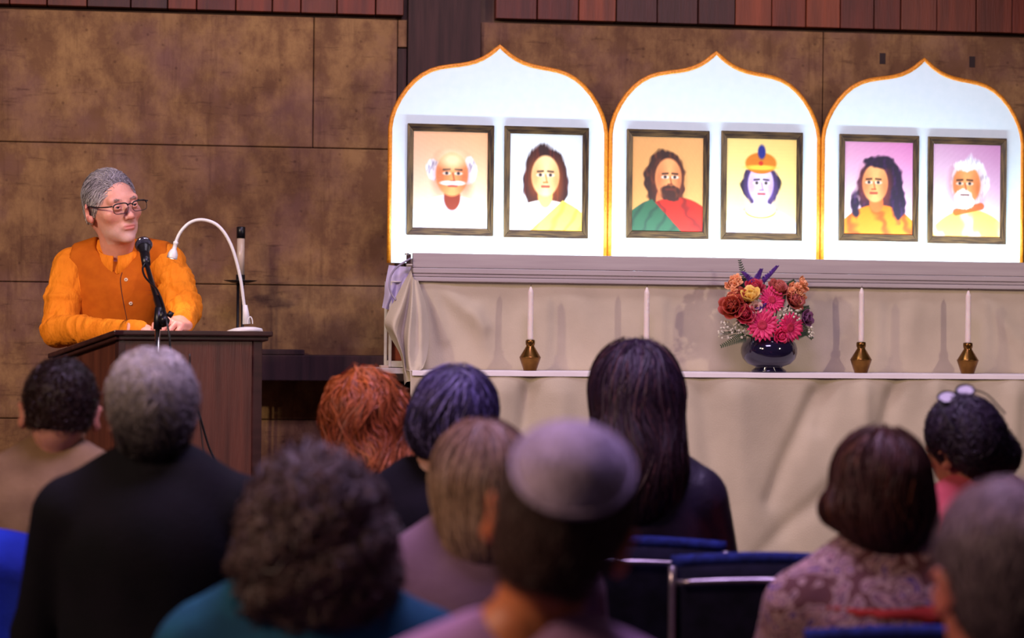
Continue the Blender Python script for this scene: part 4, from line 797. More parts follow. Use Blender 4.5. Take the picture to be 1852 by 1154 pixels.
def seated(label, px, py, Y, skin, top_mat, top_name, hair, hair_cfg, yaw=0, roll=0, hs=1.0, sw=.16, bulk=1.0, lean=(0, 0), collar=None, neck=.0, pitch=0, drop=.0, hoff=.012, slope=.05, torso_yaw=0):
    T = pt(px, py, Y); hc = T - [0, 0, (.118 + hoff) * hs]
    X0, Y0 = T[0] - lean[0], Y - .02 - lean[1]
    t = thing('person', label, 'person', (X0, Y0, 0), 0)
    M = np.array(Matrix.Translation(Vector(hc)) @ Matrix.Rotation(math.radians(180 + yaw), 4, 'Z') @ Matrix.Rotation(math.radians(roll), 4, 'Y') @ Matrix.Rotation(math.radians(pitch), 4, 'X') @ Matrix.Scale(hs, 4))
    hv = build_head(.005); Vh, Fh = hv.mesh(); Ch = face_colors(Vh, skin)
    nb = xf(np.array([[0, .04, -.19]]), M)[0]; zs = nb[2] + .012 - drop
    ct, st = math.cos(torso_yaw), math.sin(torso_yaw)
    def Q(x, y, z):
        f = np.clip((z - .5) / (zs - .5), 0, 1); xx, y2 = x * ct - y * st, x * st + y * ct
        return (X0 + xx + (nb[0] - X0) * f, Y0 + y2 + (nb[1] - Y0) * f * .8, z)
    def prims(g):
        mid = (zs + .5) / 2; o = [(ell(Q(0, .0, zs - .10), ((sw * .98 + g) * 1, .105 * bulk + g, .15 + g)), .05), (ell(Q(0, .01, mid), (sw * .92 * bulk + g, .112 * bulk + g, (zs - .5) * .55 + g)), .06), (ell(Q(0, .02, .56), (.165 * bulk + g, .125 * bulk + g, .13 + g)), .06)]
        for s in (-1, 1):
            o += [(cone(Q(s * .045, .0, zs + .045), Q(s * sw * .88, 0, zs - slope * .4), .040 + g, .050 + g), .04), (cone(Q(s * sw, 0, zs - .025 - slope * .4), Q(s * (sw + .055), .10, zs - .29), .052 * bulk + g, .043 * bulk + g), .03), (cone(Q(s * (sw + .055), .10, zs - .29), Q(s * .13, .33, .64), .043 * bulk + g, .031 + g), .02)]
        return o
    lo = (X0 - .42, Y0 - .25, .38); hi = (X0 + .42, Y0 + .45, zs + .14)
    vb = Vol(lo, hi, .012); 
    for p, k in prims(-.012): vb.add(p, k)
    vb.add(cone(nb + [0, 0, .06], nb - [0, 0, .06], .048), .03)
    parts = [(xf(Vh, M), Fh), vb.mesh()]; cols = [Ch, np.tile(np.array(skin), (len(parts[1][0]), 1))]
    for s in (-1, 1): VF = hand_at(Q(s * .125, .345, .637), (-s * .25, 1, -.12), -s if False else s, .4); parts.append(VF); cols.append(np.tile(np.array(skin), (len(VF[0]), 1)))
    obj('body', cat(*parts), SKIN, t, smooth=True, world=True, cols=np.concatenate(cols))
    vt = Vol(lo, hi, .011)
    for p, k in prims(.006): vt.add(p, k)
    if neck: vt.add(cone(nb + [0, 0, neck], nb - [0, 0, .05], .064 * hs, .08), .03)
    V, Fc = vt.mesh(); V = wrinkle(V, Fc, .0055, 26, int(px)); obj(top_name, (V, Fc), top_mat, t, smooth=True, world=True)
    if collar:
        cm, ch, cr = collar; ring = []
        for k in range(28):
            a = 2 * math.pi * k / 28; ring.append((nb[0] + cr * math.cos(a), nb[1] + .005 + cr * .95 * math.sin(a), nb[2] + ch - .02 * math.sin(a)))
        obj('collar', tube(ring, .018, 10, True), cm, t, smooth=True, world=True)
    vl = Vol((X0 - .3, Y0 - .2, .07), (X0 + .3, Y0 + .62, .74), .011)
    vl.add(ell(Q(0, .01, .555), (.172 * bulk, .135, .105)), .04)
    for s in (-1, 1): vl.add(cone((X0 + s * .085, Y0 + .02, .545), (X0 + s * .11, Y0 + .44, .545), .085, .064), .04); vl.add(cone((X0 + s * .11, Y0 + .44, .54), (X0 + s * .11, Y0 + .46, .10), .062, .048), .03)
    obj('trousers', vl.mesh(), JEAN, t, smooth=True, world=True)
    for s in (-1, 1):
        vs = Vol((X0 + s * .11 - .07, Y0 + .36, -.01), (X0 + s * .11 + .07, Y0 + .74, .14), .008); vs.add(ell((X0 + s * .11, Y0 + .56, .035), (.046, .13, .045)), .02).add(cone((X0 + s * .11, Y0 + .46, .05), (X0 + s * .11, Y0 + .46, .11), .045), .03); vs.cut(lambda x, y, z: .001 - z + 0 * x + 0 * y); obj('shoe', vs.mesh(), SHOE, t, smooth=True, world=True)
    eyes(t, M)
    if hair is not None: add_hair(t, M, hair, hair_cfg, int(px * 7))
    return t, M, nb
# ---- chairs
NAVY = fabric('navy_seat_fabric', (.012, .022, .16), (.006, .010, .07), scale=60); SHELL = mat('dark_chair_back', (.010, .009, .022), (.006, .006, .013), .95, 30, spec=.08)
PIPE = mat('satin_steel_tube', (.36, .31, .34), (.26, .22, .25), .3, 30, metal=.9)
def make_chair(bt=.93):          # faces +Y, origin on the floor under the seat centre
    t = thing('stacking_chair', 'x', 'chair', (0, 0, 0), 0, 'blue upholstered audience chairs')
    v = Vol((-.24, -.25, .38), (.24, .25, .48), .01); v.add(rbox((0, 0, .425), (.215, .215, .028), .022), .01); obj('seat', v.mesh(), NAVY, t, smooth=True)
    dzb = bt - .93
    tl_ = lambda z: -.225 - (z - .45) * .09
    n = 9; V, Fc = grid(lambda u, v: ((u - .5) * .42, tl_(.55 + v * (.38 + dzb)) - .02 * np.cos((u - .5) * 3.0) + .0, .55 + v * (.372 + dzb) + .012 * np.sin(u * math.pi)), 17, n)
    o = obj('back_shell', (V, Fc[:, ::-1]), SHELL, t, smooth=True); m = o.modifiers.new('thickness', 'SOLIDIFY'); m.thickness = .012; m.offset = 0
    V2, F2 = grid(lambda u, v: ((u - .5) * .40, tl_(.56 + v * (.37 + dzb)) - .02 * np.cos((u - .5) * 3.0) + .026 + .012 * np.sin(u * math.pi) * np.sin(v * math.pi), .56 + v * (.372 + dzb) + .012 * np.sin(u * math.pi)), 17, n)
    o = obj('back_cushion', (V2, F2[:, ::-1]), NAVY, t, smooth=True); m = o.modifiers.new('thickness', 'SOLIDIFY'); m.thickness = .035; m.offset = 0
    o = obj('top_piping', tube([((u - .5) * .43, tl_(.935 + dzb) - .02 * math.cos((u - .5) * 3) + .012, .932 + dzb + .012 * math.sin(u * math.pi)) for u in np.linspace(0, 1, 15)], .014, 10), NAVY, t, smooth=True)
    obj('back_rail', tube([((u - .5) * .41, tl_(.905 + dzb) - .035 - .02 * math.cos((u - .5) * 3) + .01, .893 + dzb + .01 * math.sin(u * math.pi)) for u in np.linspace(0, 1, 15)], .006, 8), PIPE, t, smooth=True)
    for s in (-1, 1):
        obj('back_post', tube(catmull([(s * .214, tl_(.93 + dzb) - .012, .925 + dzb), (s * .214, tl_(.7) - .012, .7), (s * .214, -.215, .45), (s * .214, -.20, .40)], 5), .0085, 10), PIPE, t, smooth=True)
        obj('leg', tube([(s * .205, .19, .41), (s * .215, .23, 0)], .011, 10), PIPE, t, smooth=True); obj('leg', tube([(s * .21, -.20, .41), (s * .22, -.27, 0)], .011, 10), PIPE, t, smooth=True)
    obj('seat_frame', tube([(-.205, -.2, .395), (.205, -.2, .395), (.205, .19, .395), (-.205, .19, .395)], .010, 8, True), PIPE, t, smooth=True)
    return t
PROTO = {}
def chair(x, y, label, rz=0, bt=.93):
    if bt not in PROTO: r = PROTO[bt] = make_chair(bt)
    else:
        chair0 = PROTO[bt]; r = chair0.copy(); COL.objects.link(r)
        for ch in chair0.children: c_ = ch.copy(); COL.objects.link(c_); c_.parent = r
    r.location = (x, y, 0); r.rotation_euler = (0, 0, rz); r['label'] = label; return r
G_ = lambda v: (v, v, v)
# ---- audience, front to back
K_GREY = [(0, (.012, .008, .008)), (.35, (.02, .014, .014)), (.52, (.08, .065, .065)), (.75, (.36, .32, .30)), (1, (.72, .68, .64))]
tan = fabric('tan_jacket', (.26, .17, .09), (.19, .12, .065))
pa, Ma, nb = seated('boy with cropped dark hair in a tan jacket, far left of the front row', 110, 643, 5.1, (.62, .30, .19), tan, 'jacket', short_hair(.007, -.035), dict(stops=[(0, (.03, .014, .01)), (.5, (.035, .016, .012)), (1, (.02, .01, .008))], flow=flow_down(), n=6000, seg=.003, nseg=3, w=.0007, lift=.004, jit=.7), yaw=8, roll=-3, sw=.165, bulk=1.0, hs=.97, neck=.035, drop=-.03, lean=(.06, 0))
chair(pa.location[0] - .055, pa.location[1] - .0, 'blue chair under the boy in the tan jacket, at the left edge', .05)
black = fabric('black_sweater', (.006, .005, .008), (.004, .004, .006))
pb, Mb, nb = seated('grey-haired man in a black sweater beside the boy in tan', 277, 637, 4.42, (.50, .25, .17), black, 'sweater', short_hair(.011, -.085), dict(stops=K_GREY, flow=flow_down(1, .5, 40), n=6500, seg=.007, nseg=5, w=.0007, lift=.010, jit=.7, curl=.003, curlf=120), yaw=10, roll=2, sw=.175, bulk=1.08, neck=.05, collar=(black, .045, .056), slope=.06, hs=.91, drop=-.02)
chair(pb.location[0], pb.location[1], 'blue chair under the grey-haired man in black', 0, .80)
teal = fabric('teal_sweater', (.012, .09, .15), (.008, .05, .10))
curly = mass([(ell((0, .025, .025), (.090, .105, .098)), .03), (ell((.045, .055, -.06), (.068, .080, .088)), .05), (ell((-.045, .055, -.06), (.068, .080, .088)), .05), (ell((0, .07, -.10), (.095, .065, .055)), .04)], subs=[(ell((0, -.12, -.04), (.06, .07, .09)), .02)])
curly.grow(lambda x, y, z: .003 * (np.sin(x * 75 + 2 * np.sin(z * 40)) * np.sin(y * 70 + 1) + np.sin(z * 80 + x * 40)))
pc, Mc, nb = seated('woman with a big mass of dark curly hair and a teal sweater', 567, 826, 3.5, (.50, .27, .2), teal, 'sweater', curly, dict(stops=[(0, (.085, .050, .040)), (.5, (.095, .056, .050)), (1, (.11, .062, .060))], flow=flow_down(.6, .9, 60), n=7000, seg=.0095, nseg=8, w=.0009, lift=.024, jit=.8, curl=.007, curlf=170), yaw=12, sw=.18, bulk=1.1, slope=.07, hoff=.010, drop=-.022, hs=.87)
chair(pc.location[0], pc.location[1], 'blue chair under the curly-haired woman in teal', 0, .80)
blackj = fabric('black_jacket', (.008, .006, .012), (.005, .004, .008))
red = mass([(ell((0, .02, .03), (.095, .112, .102)), .02), (cone((0, .050, -.0), (-.005, .065, -.14), .097, .099), .04), (cone((-.03, .07, -.13), (-.05, .08, -.27), .090, .070), .04)], subs=[(ell((0, -.12, -.06), (.055, .07, .12)), .02)])
red.grow(lambda x, y, z: .004 * (np.sin(x * 60 + 3 * np.sin(z * 22)) + .6 * np.sin(x * 130 + z * 30)))
pd, Md, nb = seated('red-haired woman with long wavy hair between lectern and altar', 663, 664, 5.7, (.6, .34, .25), fabric('rust_sweater', (.20, .07, .03), (.10, .03, .015)), 'sweater', red, dict(stops=[(0, (.34, .085, .025)), (.35, (.42, .11, .03)), (.55, (.24, .048, .014)), (1, (.52, .13, .03))], flow=flow_down(1, .55, 38), n=4200, seg=.018, nseg=8, w=.0011, lift=.008, jit=.28, curl=.003, curlf=60), yaw=4, sw=.15, bulk=.95, hoff=.016)
chair(pd.location[0], pd.location[1], 'blue chair under the red-haired woman', 0, .80)
bob = mass([(ell((0, .022, .028), (.096, .112, .102)), .02), (ell((0, .05, -.025), (.090, .078, .075)), .03)], subs=[(ell((0, -.12, -.05), (.06, .075, .11)), .02)]); bob.cut(lambda x, y, z: (-.075 - z) + .55 * np.clip(.02 - y, 0, .2) - .35 * x)
pe, Me, nb = seated('person with glossy blue-black cropped bob and black jacket', 823, 661, 5.05, (.5, .27, .2), blackj, 'jacket', bob, dict(stops=[(0, (.012, .008, .018)), (.5, (.025, .018, .045)), (1, (.075, .055, .14))], flow=flow_down(1, .3, 30), n=5200, seg=.012, nseg=6, w=.0009, lift=.006, jit=.25, tint=((.26, .22, .50), .16)), yaw=-14, roll=-13, sw=.16, bulk=.98, lean=(.02, 0), slope=.10, hs=.93)
chair(pe.location[0], pe.location[1], 'blue chair under the person with blue-black bob', 0, .80)
mauve = fabric('mauve_grey_cardigan', (.15, .085, .14), (.21, .13, .18), scale=9)
ash = mass([(ell((0, .02, .03), (.094, .11, .10)), .02), (cone((0, .05, -.02), (0, .062, -.085), .090, .086), .04)], subs=[(ell((0, -.12, -.06), (.055, .07, .12)), .02)])
pf_, Mf, nb = seated('woman with straight ash-blonde hair in a mauve cardigan, behind the capped man', 872, 757, 4.15, (.6, .35, .26), mauve, 'cardigan', ash, dict(stops=[(0, (.36, .22, .16)), (.6, (.38, .24, .14)), (1, (.30, .17, .13))], flow=flow_down(1, .12, 30), n=4200, seg=.021, nseg=7, w=.0010, lift=.005, jit=.12), yaw=6, sw=.165, bulk=1.1, slope=.10, lean=(.04, 0), hs=.93, drop=-.045)
chair(pf_.location[0], pf_.location[1], 'blue chair under the ash-blonde woman', 0, .80)
lilac = fabric('lilac_shirt', (.40, .22, .38), (.36, .19, .34))
pg, Mg, nb = seated('man in a pale grey skullcap and lilac shirt, nearest in the middle', 1016, 760, 2.75, (.62, .20, .075), lilac, 'shirt', short_hair(.009, -.075), dict(stops=[(0, (.12, .060, .042)), (.4, (.10, .052, .042)), (1, (.09, .055, .05))], flow=flow_down(), n=9000, seg=.004, nseg=3, w=.0005, lift=.004, jit=.5), yaw=-6, roll=-14, sw=.185, bulk=1.12, hs=.97, slope=.05, drop=.014, neck=.0, lean=(-.02, 0))
vcap = Vol((-.12, -.12, -.06), (.12, .15, .16), .004); vcap.add(ell((0, .017, .032), (.0885, .1085, .1005)), .01)
vcap.cut(lambda x, y, z: (.1182 - z - .72 * y) / 1.232 + 0 * x)
Vc, Fc_ = vcap.mesh(); capm = fabric('grey_knit_cap', (.56, .45, .60), (.46, .37, .50), scale=90, bump=.5, bscale=240)
o = obj('skullcap', (xf(Vc, Mg), Fc_), capm, pg, smooth=True, world=True); o['label'] = 'pale grey knitted skullcap'
rr = []; nn = np.array([0, .72, 1.0]) / 1.232; c0 = np.array([0, .017, .032]); er = np.array([.0885, .1085, .1005]); p0 = nn * (.1182 - .032 - .72 * .017) / 1.232; e2 = np.cross(nn, [1, 0, 0])
for k in range(48):
    a = 2 * math.pi * k / 48; d_ = math.cos(a) * np.array([1.0, 0, 0]) + math.sin(a) * e2; qa = ((d_ / er) ** 2).sum(); qb = 2 * (d_ * p0 / er ** 2).sum(); qc = ((p0 / er) ** 2).sum() - 1
    rr.append(c0 + p0 + d_ * (-qb + math.sqrt(qb * qb - 4 * qa * qc)) / (2 * qa))
obj('cap_rim', tube(xf(np.array(rr), Mg), .0035, 8, True), capm, pg, smooth=True, world=True)
chair(pg.location[0], pg.location[1], 'blue chair under the man in the skullcap', 0, .80)
leather = mat('dark_plum_jacket', (.022, .014, .032), (.012, .008, .02), .42, 9, bump=.3, bscale=30)
long_ = mass([(ell((0, .02, .03), (.096, .112, .102)), .02), (cone((0, .055, -.02), (.0, .075, -.16), .096, .104), .04), (cone((.02, .085, -.14), (.02, .10, -.21), .092, .075), .04)], h=.007, subs=[(ell((0, -.12, -.06), (.055, .07, .12)), .02)])
ph, Mh, nb = seated('woman with very long dark hair and plum-black jacket before the altar', 1147, 612, 5.35, (.6, .33, .24), leather, 'jacket', long_, dict(stops=[(0, (.030, .012, .016)), (.5, (.028, .012, .018)), (1, (.040, .020, .045))], flow=flow_down(1, .28, 30), n=5200, seg=.021, nseg=8, w=.0011, lift=.006, jit=.16, tint=((.10, .035, .035), .14)), yaw=8, roll=0, sw=.150, bulk=1.0, slope=.07, lean=(-.035, 0), hoff=.014, hs=1.02)
chair(ph.location[0] - .06, ph.location[1] + .02, 'blue chair under the long dark-haired woman before the altar')
ce = pt(1400, 1030, 4.72); chair(ce[0] + .025, 5.0, 'empty blue chair with steel frame left of the paisley woman', -.06)
# paisley top
pm = bpy.data.materials.new('paisley_print'); pm.use_nodes = True; nt = pm.node_tree; N = nt.nodes; bb = N['Principled BSDF']; bb.inputs['Roughness'].default_value = .85
tc = N.new('ShaderNodeTexCoord'); nz = N.new('ShaderNodeTexNoise'); nz.inputs['Scale'].default_value = 11; nz.inputs['Detail'].default_value = 2; nt.links.new(tc.outputs['Object'], nz.inputs['Vector'])
mxv = N.new('ShaderNodeMix'); mxv.data_type = 'VECTOR'; mxv.inputs[0].default_value = .22; nt.links.new(tc.outputs['Object'], mxv.inputs[4]); nt.links.new(nz.outputs['Color'], mxv.inputs[5])
vo = N.new('ShaderNodeTexVoronoi'); vo.inputs['Scale'].default_value = 27; vo.feature = 'F1'; nt.links.new(mxv.outputs[1], vo.inputs['Vector'])
rp = N.new('ShaderNodeValToRGB'); cr = rp.color_ramp; cr.elements[0].position = 0; cr.elements[0].color = (.10, .03, .16, 1); cr.elements[1].position = 1; cr.elements[1].color = (.09, .025, .035, 1)
for p_, c_ in ((.18, (.06, .03, .18, 1)), (.26, (.40, .24, .24, 1)), (.36, (.30, .15, .17, 1)), (.44, (.07, .02, .06, 1)), (.56, (.42, .27, .27, 1)), (.66, (.10, .03, .03, 1))): e = cr.elements.new(p_); e.color = c_
nt.links.new(vo.outputs['Distance'], rp.inputs[0]); nt.links.new(rp.outputs[0], bb.inputs['Base Color'])
aub = mass([(ell((0, .02, .022), (.098, .112, .108)), .02), (ell((0, .045, -.05), (.098, .085, .085)), .03), (ell((.092, .0, -.035), (.030, .045, .035)), .02), (ell((0, .05, -.08), (.07, .05, .04)), .02)], subs=[(ell((0, -.12, -.05), (.06, .075, .11)), .02)])
pi_, Mi, nb = seated('woman with an auburn bob in a purple paisley blouse', 1588, 765, 4.18, (.55, .26, .18), pm, 'blouse', aub, dict(stops=[(0, (.035, .012, .010)), (.5, (.055, .016, .012)), (1, (.075, .024, .020))], flow=flow_down(1, .2, 30), n=4600, seg=.016, nseg=6, w=.0010, lift=.005, jit=.2, tint=((.16, .05, .02), .10)), yaw=16, roll=2, sw=.165, bulk=1.12, slope=.10, hoff=.018, lean=(-.03, 0), hs=.88)
v = Vol((pi_.location[0] - .3, pi_.location[1] - .25, .55), (pi_.location[0] + .3, pi_.location[1] + .2, 1.1), .01)
v.add(ell((pi_.location[0], pi_.location[1] + .01, .905), (.205, .145, .06)), .02); v.cut(lambda x, y, z: abs(z - .93 + .08 * (x - pi_.location[0])) - .028 + 0 * y)
Vr, Fr = v.mesh(); o = obj('sash', (Vr, Fr), fabric('red_sash', (.34, .03, .025), (.22, .015, .015)), pi_, smooth=True, world=True); o['label'] = 'red waist sash'
chair(pi_.location[0] + .02, pi_.location[1] - .01, 'blue chair under the woman in paisley', 0, .89)
coral = fabric('coral_pink_top', (.58, .11, .13), (.42, .07, .09))
bun = mass([(ell((0, .02, .04), (.088, .105, .098)), .02), (ell((0, .075, .0), (.075, .05, .075)), .03), (ell((-.055, .085, -.03), (.045, .045, .055)), .02)], subs=[(ell((0, -.11, -.04), (.068, .07, .09)), .012), (ell((.095, .0, -.02), (.022, .032, .045)), .01), (ell((-.095, .0, -.02), (.022, .032, .045)), .01)])
pj, Mj, nb = seated('woman with glasses pushed up on black curls, coral pink top, at right', 1740, 721, 5.1, (.45, .19, .11), coral, 'top', bun, dict(stops=[(0, (.022, .012, .014)), (.5, (.024, .014, .020)), (1, (.035, .022, .045))], flow=flow_down(.5, .5, 50), n=4800, seg=.010, nseg=6, w=.0009, lift=.007, jit=.6, curl=.004, curlf=170), yaw=36, roll=14, sw=.15, bulk=1.0, slope=.06, lean=(-.03, 0), hs=.82)
# the glasses pushed up into her hair
LENS = mat('lens_reflection_white', (.75, .72, .74), (.68, .66, .70), .08, 10, spec=.9)  # near-white colour imitates light reflecting off the lenses
g = thing('eyeglasses', 'dark-rimmed glasses pushed up on the black curls at right', 'glasses', tuple(xf(np.array([[0, -.02, .13]]), Mj)[0]))
for s in (-1, 1):
    ring = np.array([(s * .036 + .031 * math.cos(a), .012 - .014 * math.sin(a), .148 + .013 * math.sin(a)) for a in np.linspace(0, 6.283, 25)[:-1]])
    obj('rim', tube(xf(ring, Mj), .0022, 8, True), BLK, g, smooth=True, world=True); obj('lens', (xf(ring, Mj), [tuple(range(24))]), LENS, g, world=True)
    obj('temple', tube(xf(catmull([(s * .060, .012, .146), (s * .088, .04, .122), (s * .096, .085, .070)], 5), Mj), .002, 6), BLK, g, smooth=True, world=True)
obj('bridge', tube(xf(np.array([(-.009, .01, .150), (0, .01, .153), (.009, .01, .150)]), Mj), .002, 6), BLK, g, smooth=True, world=True)
chair(pj.location[0], pj.location[1], 'blue chair under the woman in coral pink')
kgrey = fabric('charcoal_shirt', (.03, .022, .032), (.02, .015, .022))
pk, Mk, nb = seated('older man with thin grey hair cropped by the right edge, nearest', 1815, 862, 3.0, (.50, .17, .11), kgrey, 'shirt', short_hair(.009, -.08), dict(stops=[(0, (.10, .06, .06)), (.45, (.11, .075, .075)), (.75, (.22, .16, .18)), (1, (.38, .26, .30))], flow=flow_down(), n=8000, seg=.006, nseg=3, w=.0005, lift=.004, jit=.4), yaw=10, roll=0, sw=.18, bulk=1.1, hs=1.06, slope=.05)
chair(pk.location[0], pk.location[1], 'blue chair under the older man at the right edge', 0, .80)
# blue jacket over the chair back at the left edge
cx_, cy_ = pa.location[0] - .055, pa.location[1]
def drape(u, v):
    x = cx_ - .27 + u * .46; s_ = v * 2 - 1; fall = np.abs(s_); z = .968 - np.clip(fall - .06, 0, 1) * (.40 + .05 * np.sin(u * 9))
    y = cy_ - .262 + np.sign(s_) * np.clip(fall * 5, 0, 1) * -.072 + .012 * np.sin(u * 21 + 2 * v) * np.clip(fall * 2, 0, 1) * np.sign(-s_) + (fall > .06) * (s_ < 0) * .02 * (fall - .06)
    return x, y, z + .008 * np.sin(u * 12) * (fall < .3)
o = obj('blue_jacket', grid(drape, 50, 50), fabric('royal_blue_cloth', (.012, .035, .45), (.005, .012, .20), scale=6), smooth=True); fix_thick(o, .004)
tag(o, 'royal blue jacket draped over the chair back at the left edge', 'jacket')
# ================================================================== the speaker
YS = 7.75
vestm = fabric('burnt_orange_vest', (.46, .105, .004), (.40, .085, .003), scale=30, bump=.5, bscale=7, bdist=.02); shirtm = fabric('orange_shirt', (.74, .22, .012), (.66, .18, .008), scale=10, bump=1.0, bscale=8, stretch=(1.7, 1, .75), bdist=.035)
sp0 = pt(212, 590, YS); t = thing('person', 'man in orange shirt and vest speaking at the lectern', 'person', (sp0[0], YS + .05, STAGE), 0)
hcn = pt(204, 374, 7.665)
M = np.array(Matrix.Translation(Vector(hcn)) @ Matrix.Rotation(math.radians(38), 4, 'Z') @ Matrix.Rotation(math.radians(-11), 4, 'Y') @ Matrix.Rotation(math.radians(3), 4, 'X') @ Matrix.Scale(1.015, 4))
nbx = pt(214, 452, 7.735); nk = (np.linalg.inv(M) @ np.append(nbx, 1))[:3]
hv = build_head(.0022, True, -.215, nk); Vh, Fh = hv.mesh(); skin = np.array((.72, .34, .26)); Ch = face_colors(Vh, skin, (.62, .55, .53))
S = lambda px, py, Y: pt(px, py, Y)
nb = S(214, 450, 7.735); shL = S(126, 480, 7.74); shR = S(306, 474, 7.70)       # image left / right shoulder joints
elL = S(104, 598, 7.62); elR = S(335, 560, 7.52)
wrL = lec(.20, .255) + [0, 0, .034]; wrR = lec(.345, .235) + [0, 0, .060]
belly = S(208, 600, 7.80); pel = np.array([sp0[0] - .01, YS + .13, 1.16]); 
def torso(g, arms=True):
    o = [(ell(S(214, 530, 7.76), (.165 + g, .105 + g, .15 + g)), .05), (ell(belly, (.155 + g, .115 + g, .16 + g)), .05), (ell(pel, (.158 + g, .12 + g, .13 + g)), .05)]
    for a, s in ((shL, -1), (shR, 1)): o.append((cone(nb + [s * .05, .01, -.005], a + [-s * .012, 0, .012], .040 + g, .046 + g), .04))
    return o
def armp(g):
    o = []
    for sh, el, wr in ((shL, elL, wrL), (shR, elR, wrR)): o += [(cone(sh + [0, 0, -.012], el, .055 + g, .047 + g), .03), (cone(el, wr, .047 + g, .029 + g), .02)]
    return o
lo = np.array([sp0[0] - .36, 7.05, 1.0]); hi = np.array([sp0[0] + .42, 8.0, 1.80])
vb = Vol(lo, hi, .012)
for p, k in torso(-.012) + armp(-.014): vb.add(p, k)
vb.add(cone(nb + [0, -.02, .09], nb - [0, 0, .06], .045), .03)
legs = Vol((sp0[0] - .25, YS - .1, STAGE + .05), (sp0[0] + .25, YS + .35, 1.2), .014)
for s in (-1, 1): legs.add(cone(pel + [s * .08, 0, -.05], (pel[0] + s * .1, pel[1] + .02, STAGE + .5), .075, .05), .03); legs.add(cone((pel[0] + s * .1, pel[1] + .02, STAGE + .5), (pel[0] + s * .1, pel[1] + .04, STAGE + .08), .048, .035), .02)
hl = hand_at(wrL + (lec(.2, .25) - lec(.17, .26)) * .1, (lec(.32, .20) - lec(.20, .255))[:3] + [0, 0, -.02], 1, .28)
hr = hand_at(wrR, (lec(.25, .15) - lec(.345, .235))[:3] + [0, 0, -.015], -1, .62, (-.25, .25, -1))
skn = [(xf(Vh, M), Fh), vb.mesh(), legs.mesh(), hl, hr]
obj('body', cat(*skn), SKIN, t, smooth=True, world=True, cols=np.concatenate([Ch] + [np.tile(skin * [1, .92, .92], (len(q[0]), 1)) for q in skn[1:]]))
# shirt with sleeves
vs = Vol(lo, hi, .008)
for p, k in torso(.0) + armp(.006): vs.add(p, k)
def folds(V, Fc):
    me = bpy.data.meshes.new('tmp'); me.from_pydata(V.tolist(), [], Fc.tolist()); Nn = np.zeros(len(V) * 3, np.float32); me.vertex_normals.foreach_get('vector', Nn); bpy.data.meshes.remove(me); Nn = Nn.reshape(-1, 3); d = np.zeros(len(V))
    for sh, el, wr, sd in ((shL, elL, wrL, 1), (shR, elR, wrR, 2)):
        r = np.random.default_rng(sd)
        for q in range(15):                # slanting pulls across each sleeve
            tt = r.uniform(.1, 1.6); c = sh + (el - sh) * tt if tt < 1 else el + (wr - el) * (tt - 1); ax = (el - sh) if tt < 1 else (wr - el); ax = ax / np.linalg.norm(ax); n = ax + r.normal(size=3) * 1.1; n /= np.linalg.norm(n)
            along = (V - c) @ n; rad = np.linalg.norm(V - c, axis=1); d += r.uniform(.004, .009) * r.choice([1, -1], p=[.6, .4]) * np.exp(-(along / .008) ** 2) * np.exp(-(rad / .10) ** 2)
    return V + Nn * d[:, None]
V, Fc = vs.mesh(); V = folds(V, Fc); obj('shirt', (V, Fc), shirtm, t, smooth=True, world=True)
for wr, el, nm in ((wrL, elL, 'cuff'), (wrR, elR, 'cuff')):
    ax = (wr - el) / np.linalg.norm(wr - el); obj(nm, tube([wr - ax * .05, wr - ax * .02, wr + ax * .012], [.040, .039, .037], 20), shirtm, t, smooth=True, world=True)
# stand collar, open at the front
def collar_pts(r, z, a0, a1, n): return [nb + np.array([r * math.sin(a), -.012 - r * .92 * math.cos(a), z + .066 * (1 - math.cos(a)) * .5]) for a in np.linspace(a0, a1, n)]
n = 30; ang = (.16, 2 * math.pi - .06)
V = np.array(collar_pts(.076, -.085, *ang, n) + collar_pts(.066, -.026, *ang, n)); Fc = [(i, i + 1, n + i + 1, n + i) for i in range(n - 1)]
o = obj('collar', (V, Fc), shirtm, t, smooth=True, world=True); m = o.modifiers.new('thickness', 'SOLIDIFY'); m.thickness = .005
# vest over the shirt
vv = Vol(lo, hi, .007)
for p, k in torso(.011): vv.add(p, k)
for sh, el, s in ((shL, elL, -1), (shR, elR, 1)): vv.sub(cone(sh + [s * .050, -.01, .10], sh + (el - sh) * .55 + [s * .052, 0, 0], .062, .070), .006)
vc = nb + np.array([.020, -.10, -.09]); slope_ = .50
def vneck(x, y, z): return np.minimum(np.minimum((z - (vc[2] + abs(x - vc[0] + .01) / slope_ * .55)), -(y - nb[1] - .02)), .07 - abs(x - nb[0])) + 0 * x
vv.f = np.maximum(vv.f, vneck(vv.ax[0][:, None, None], vv.ax[1][None, :, None], vv.ax[2][None, None, :])).astype(np.float32)
vv.sub(cone(nb + [0, .0, .06], nb + [0, -.01, .0], .066, .068), .006)
V, Fc = vv.mesh(); V = wrinkle(V, Fc, .0018, 18, 5); o = obj('vest', (V, Fc), vestm, t, smooth=True, world=True)
def front(px, py, vol=vv):       # first point of the cloth along the line of sight
    ys = np.linspace(7.3, 7.95, 500); Pq = np.array([pt(px, py, y) for y in ys]); v = vol.sample(Pq); k = np.argmax(v < 0); return Pq[k]
seam = [front(x, y) for x, y in ((221, 493), (218, 505), (219, 520), (223, 545), (228, 570), (231, 588), (232, 600))]
obj('placket_seam', tube(catmull(seam, 5) + [0, -.001, 0], .0016, 6), mat('dark_seam', (.10, .02, .004), None, .8), t, smooth=True, world=True)
BTN = mat('pale_button', (.72, .55, .38), (.5, .36, .24), .3, 60)
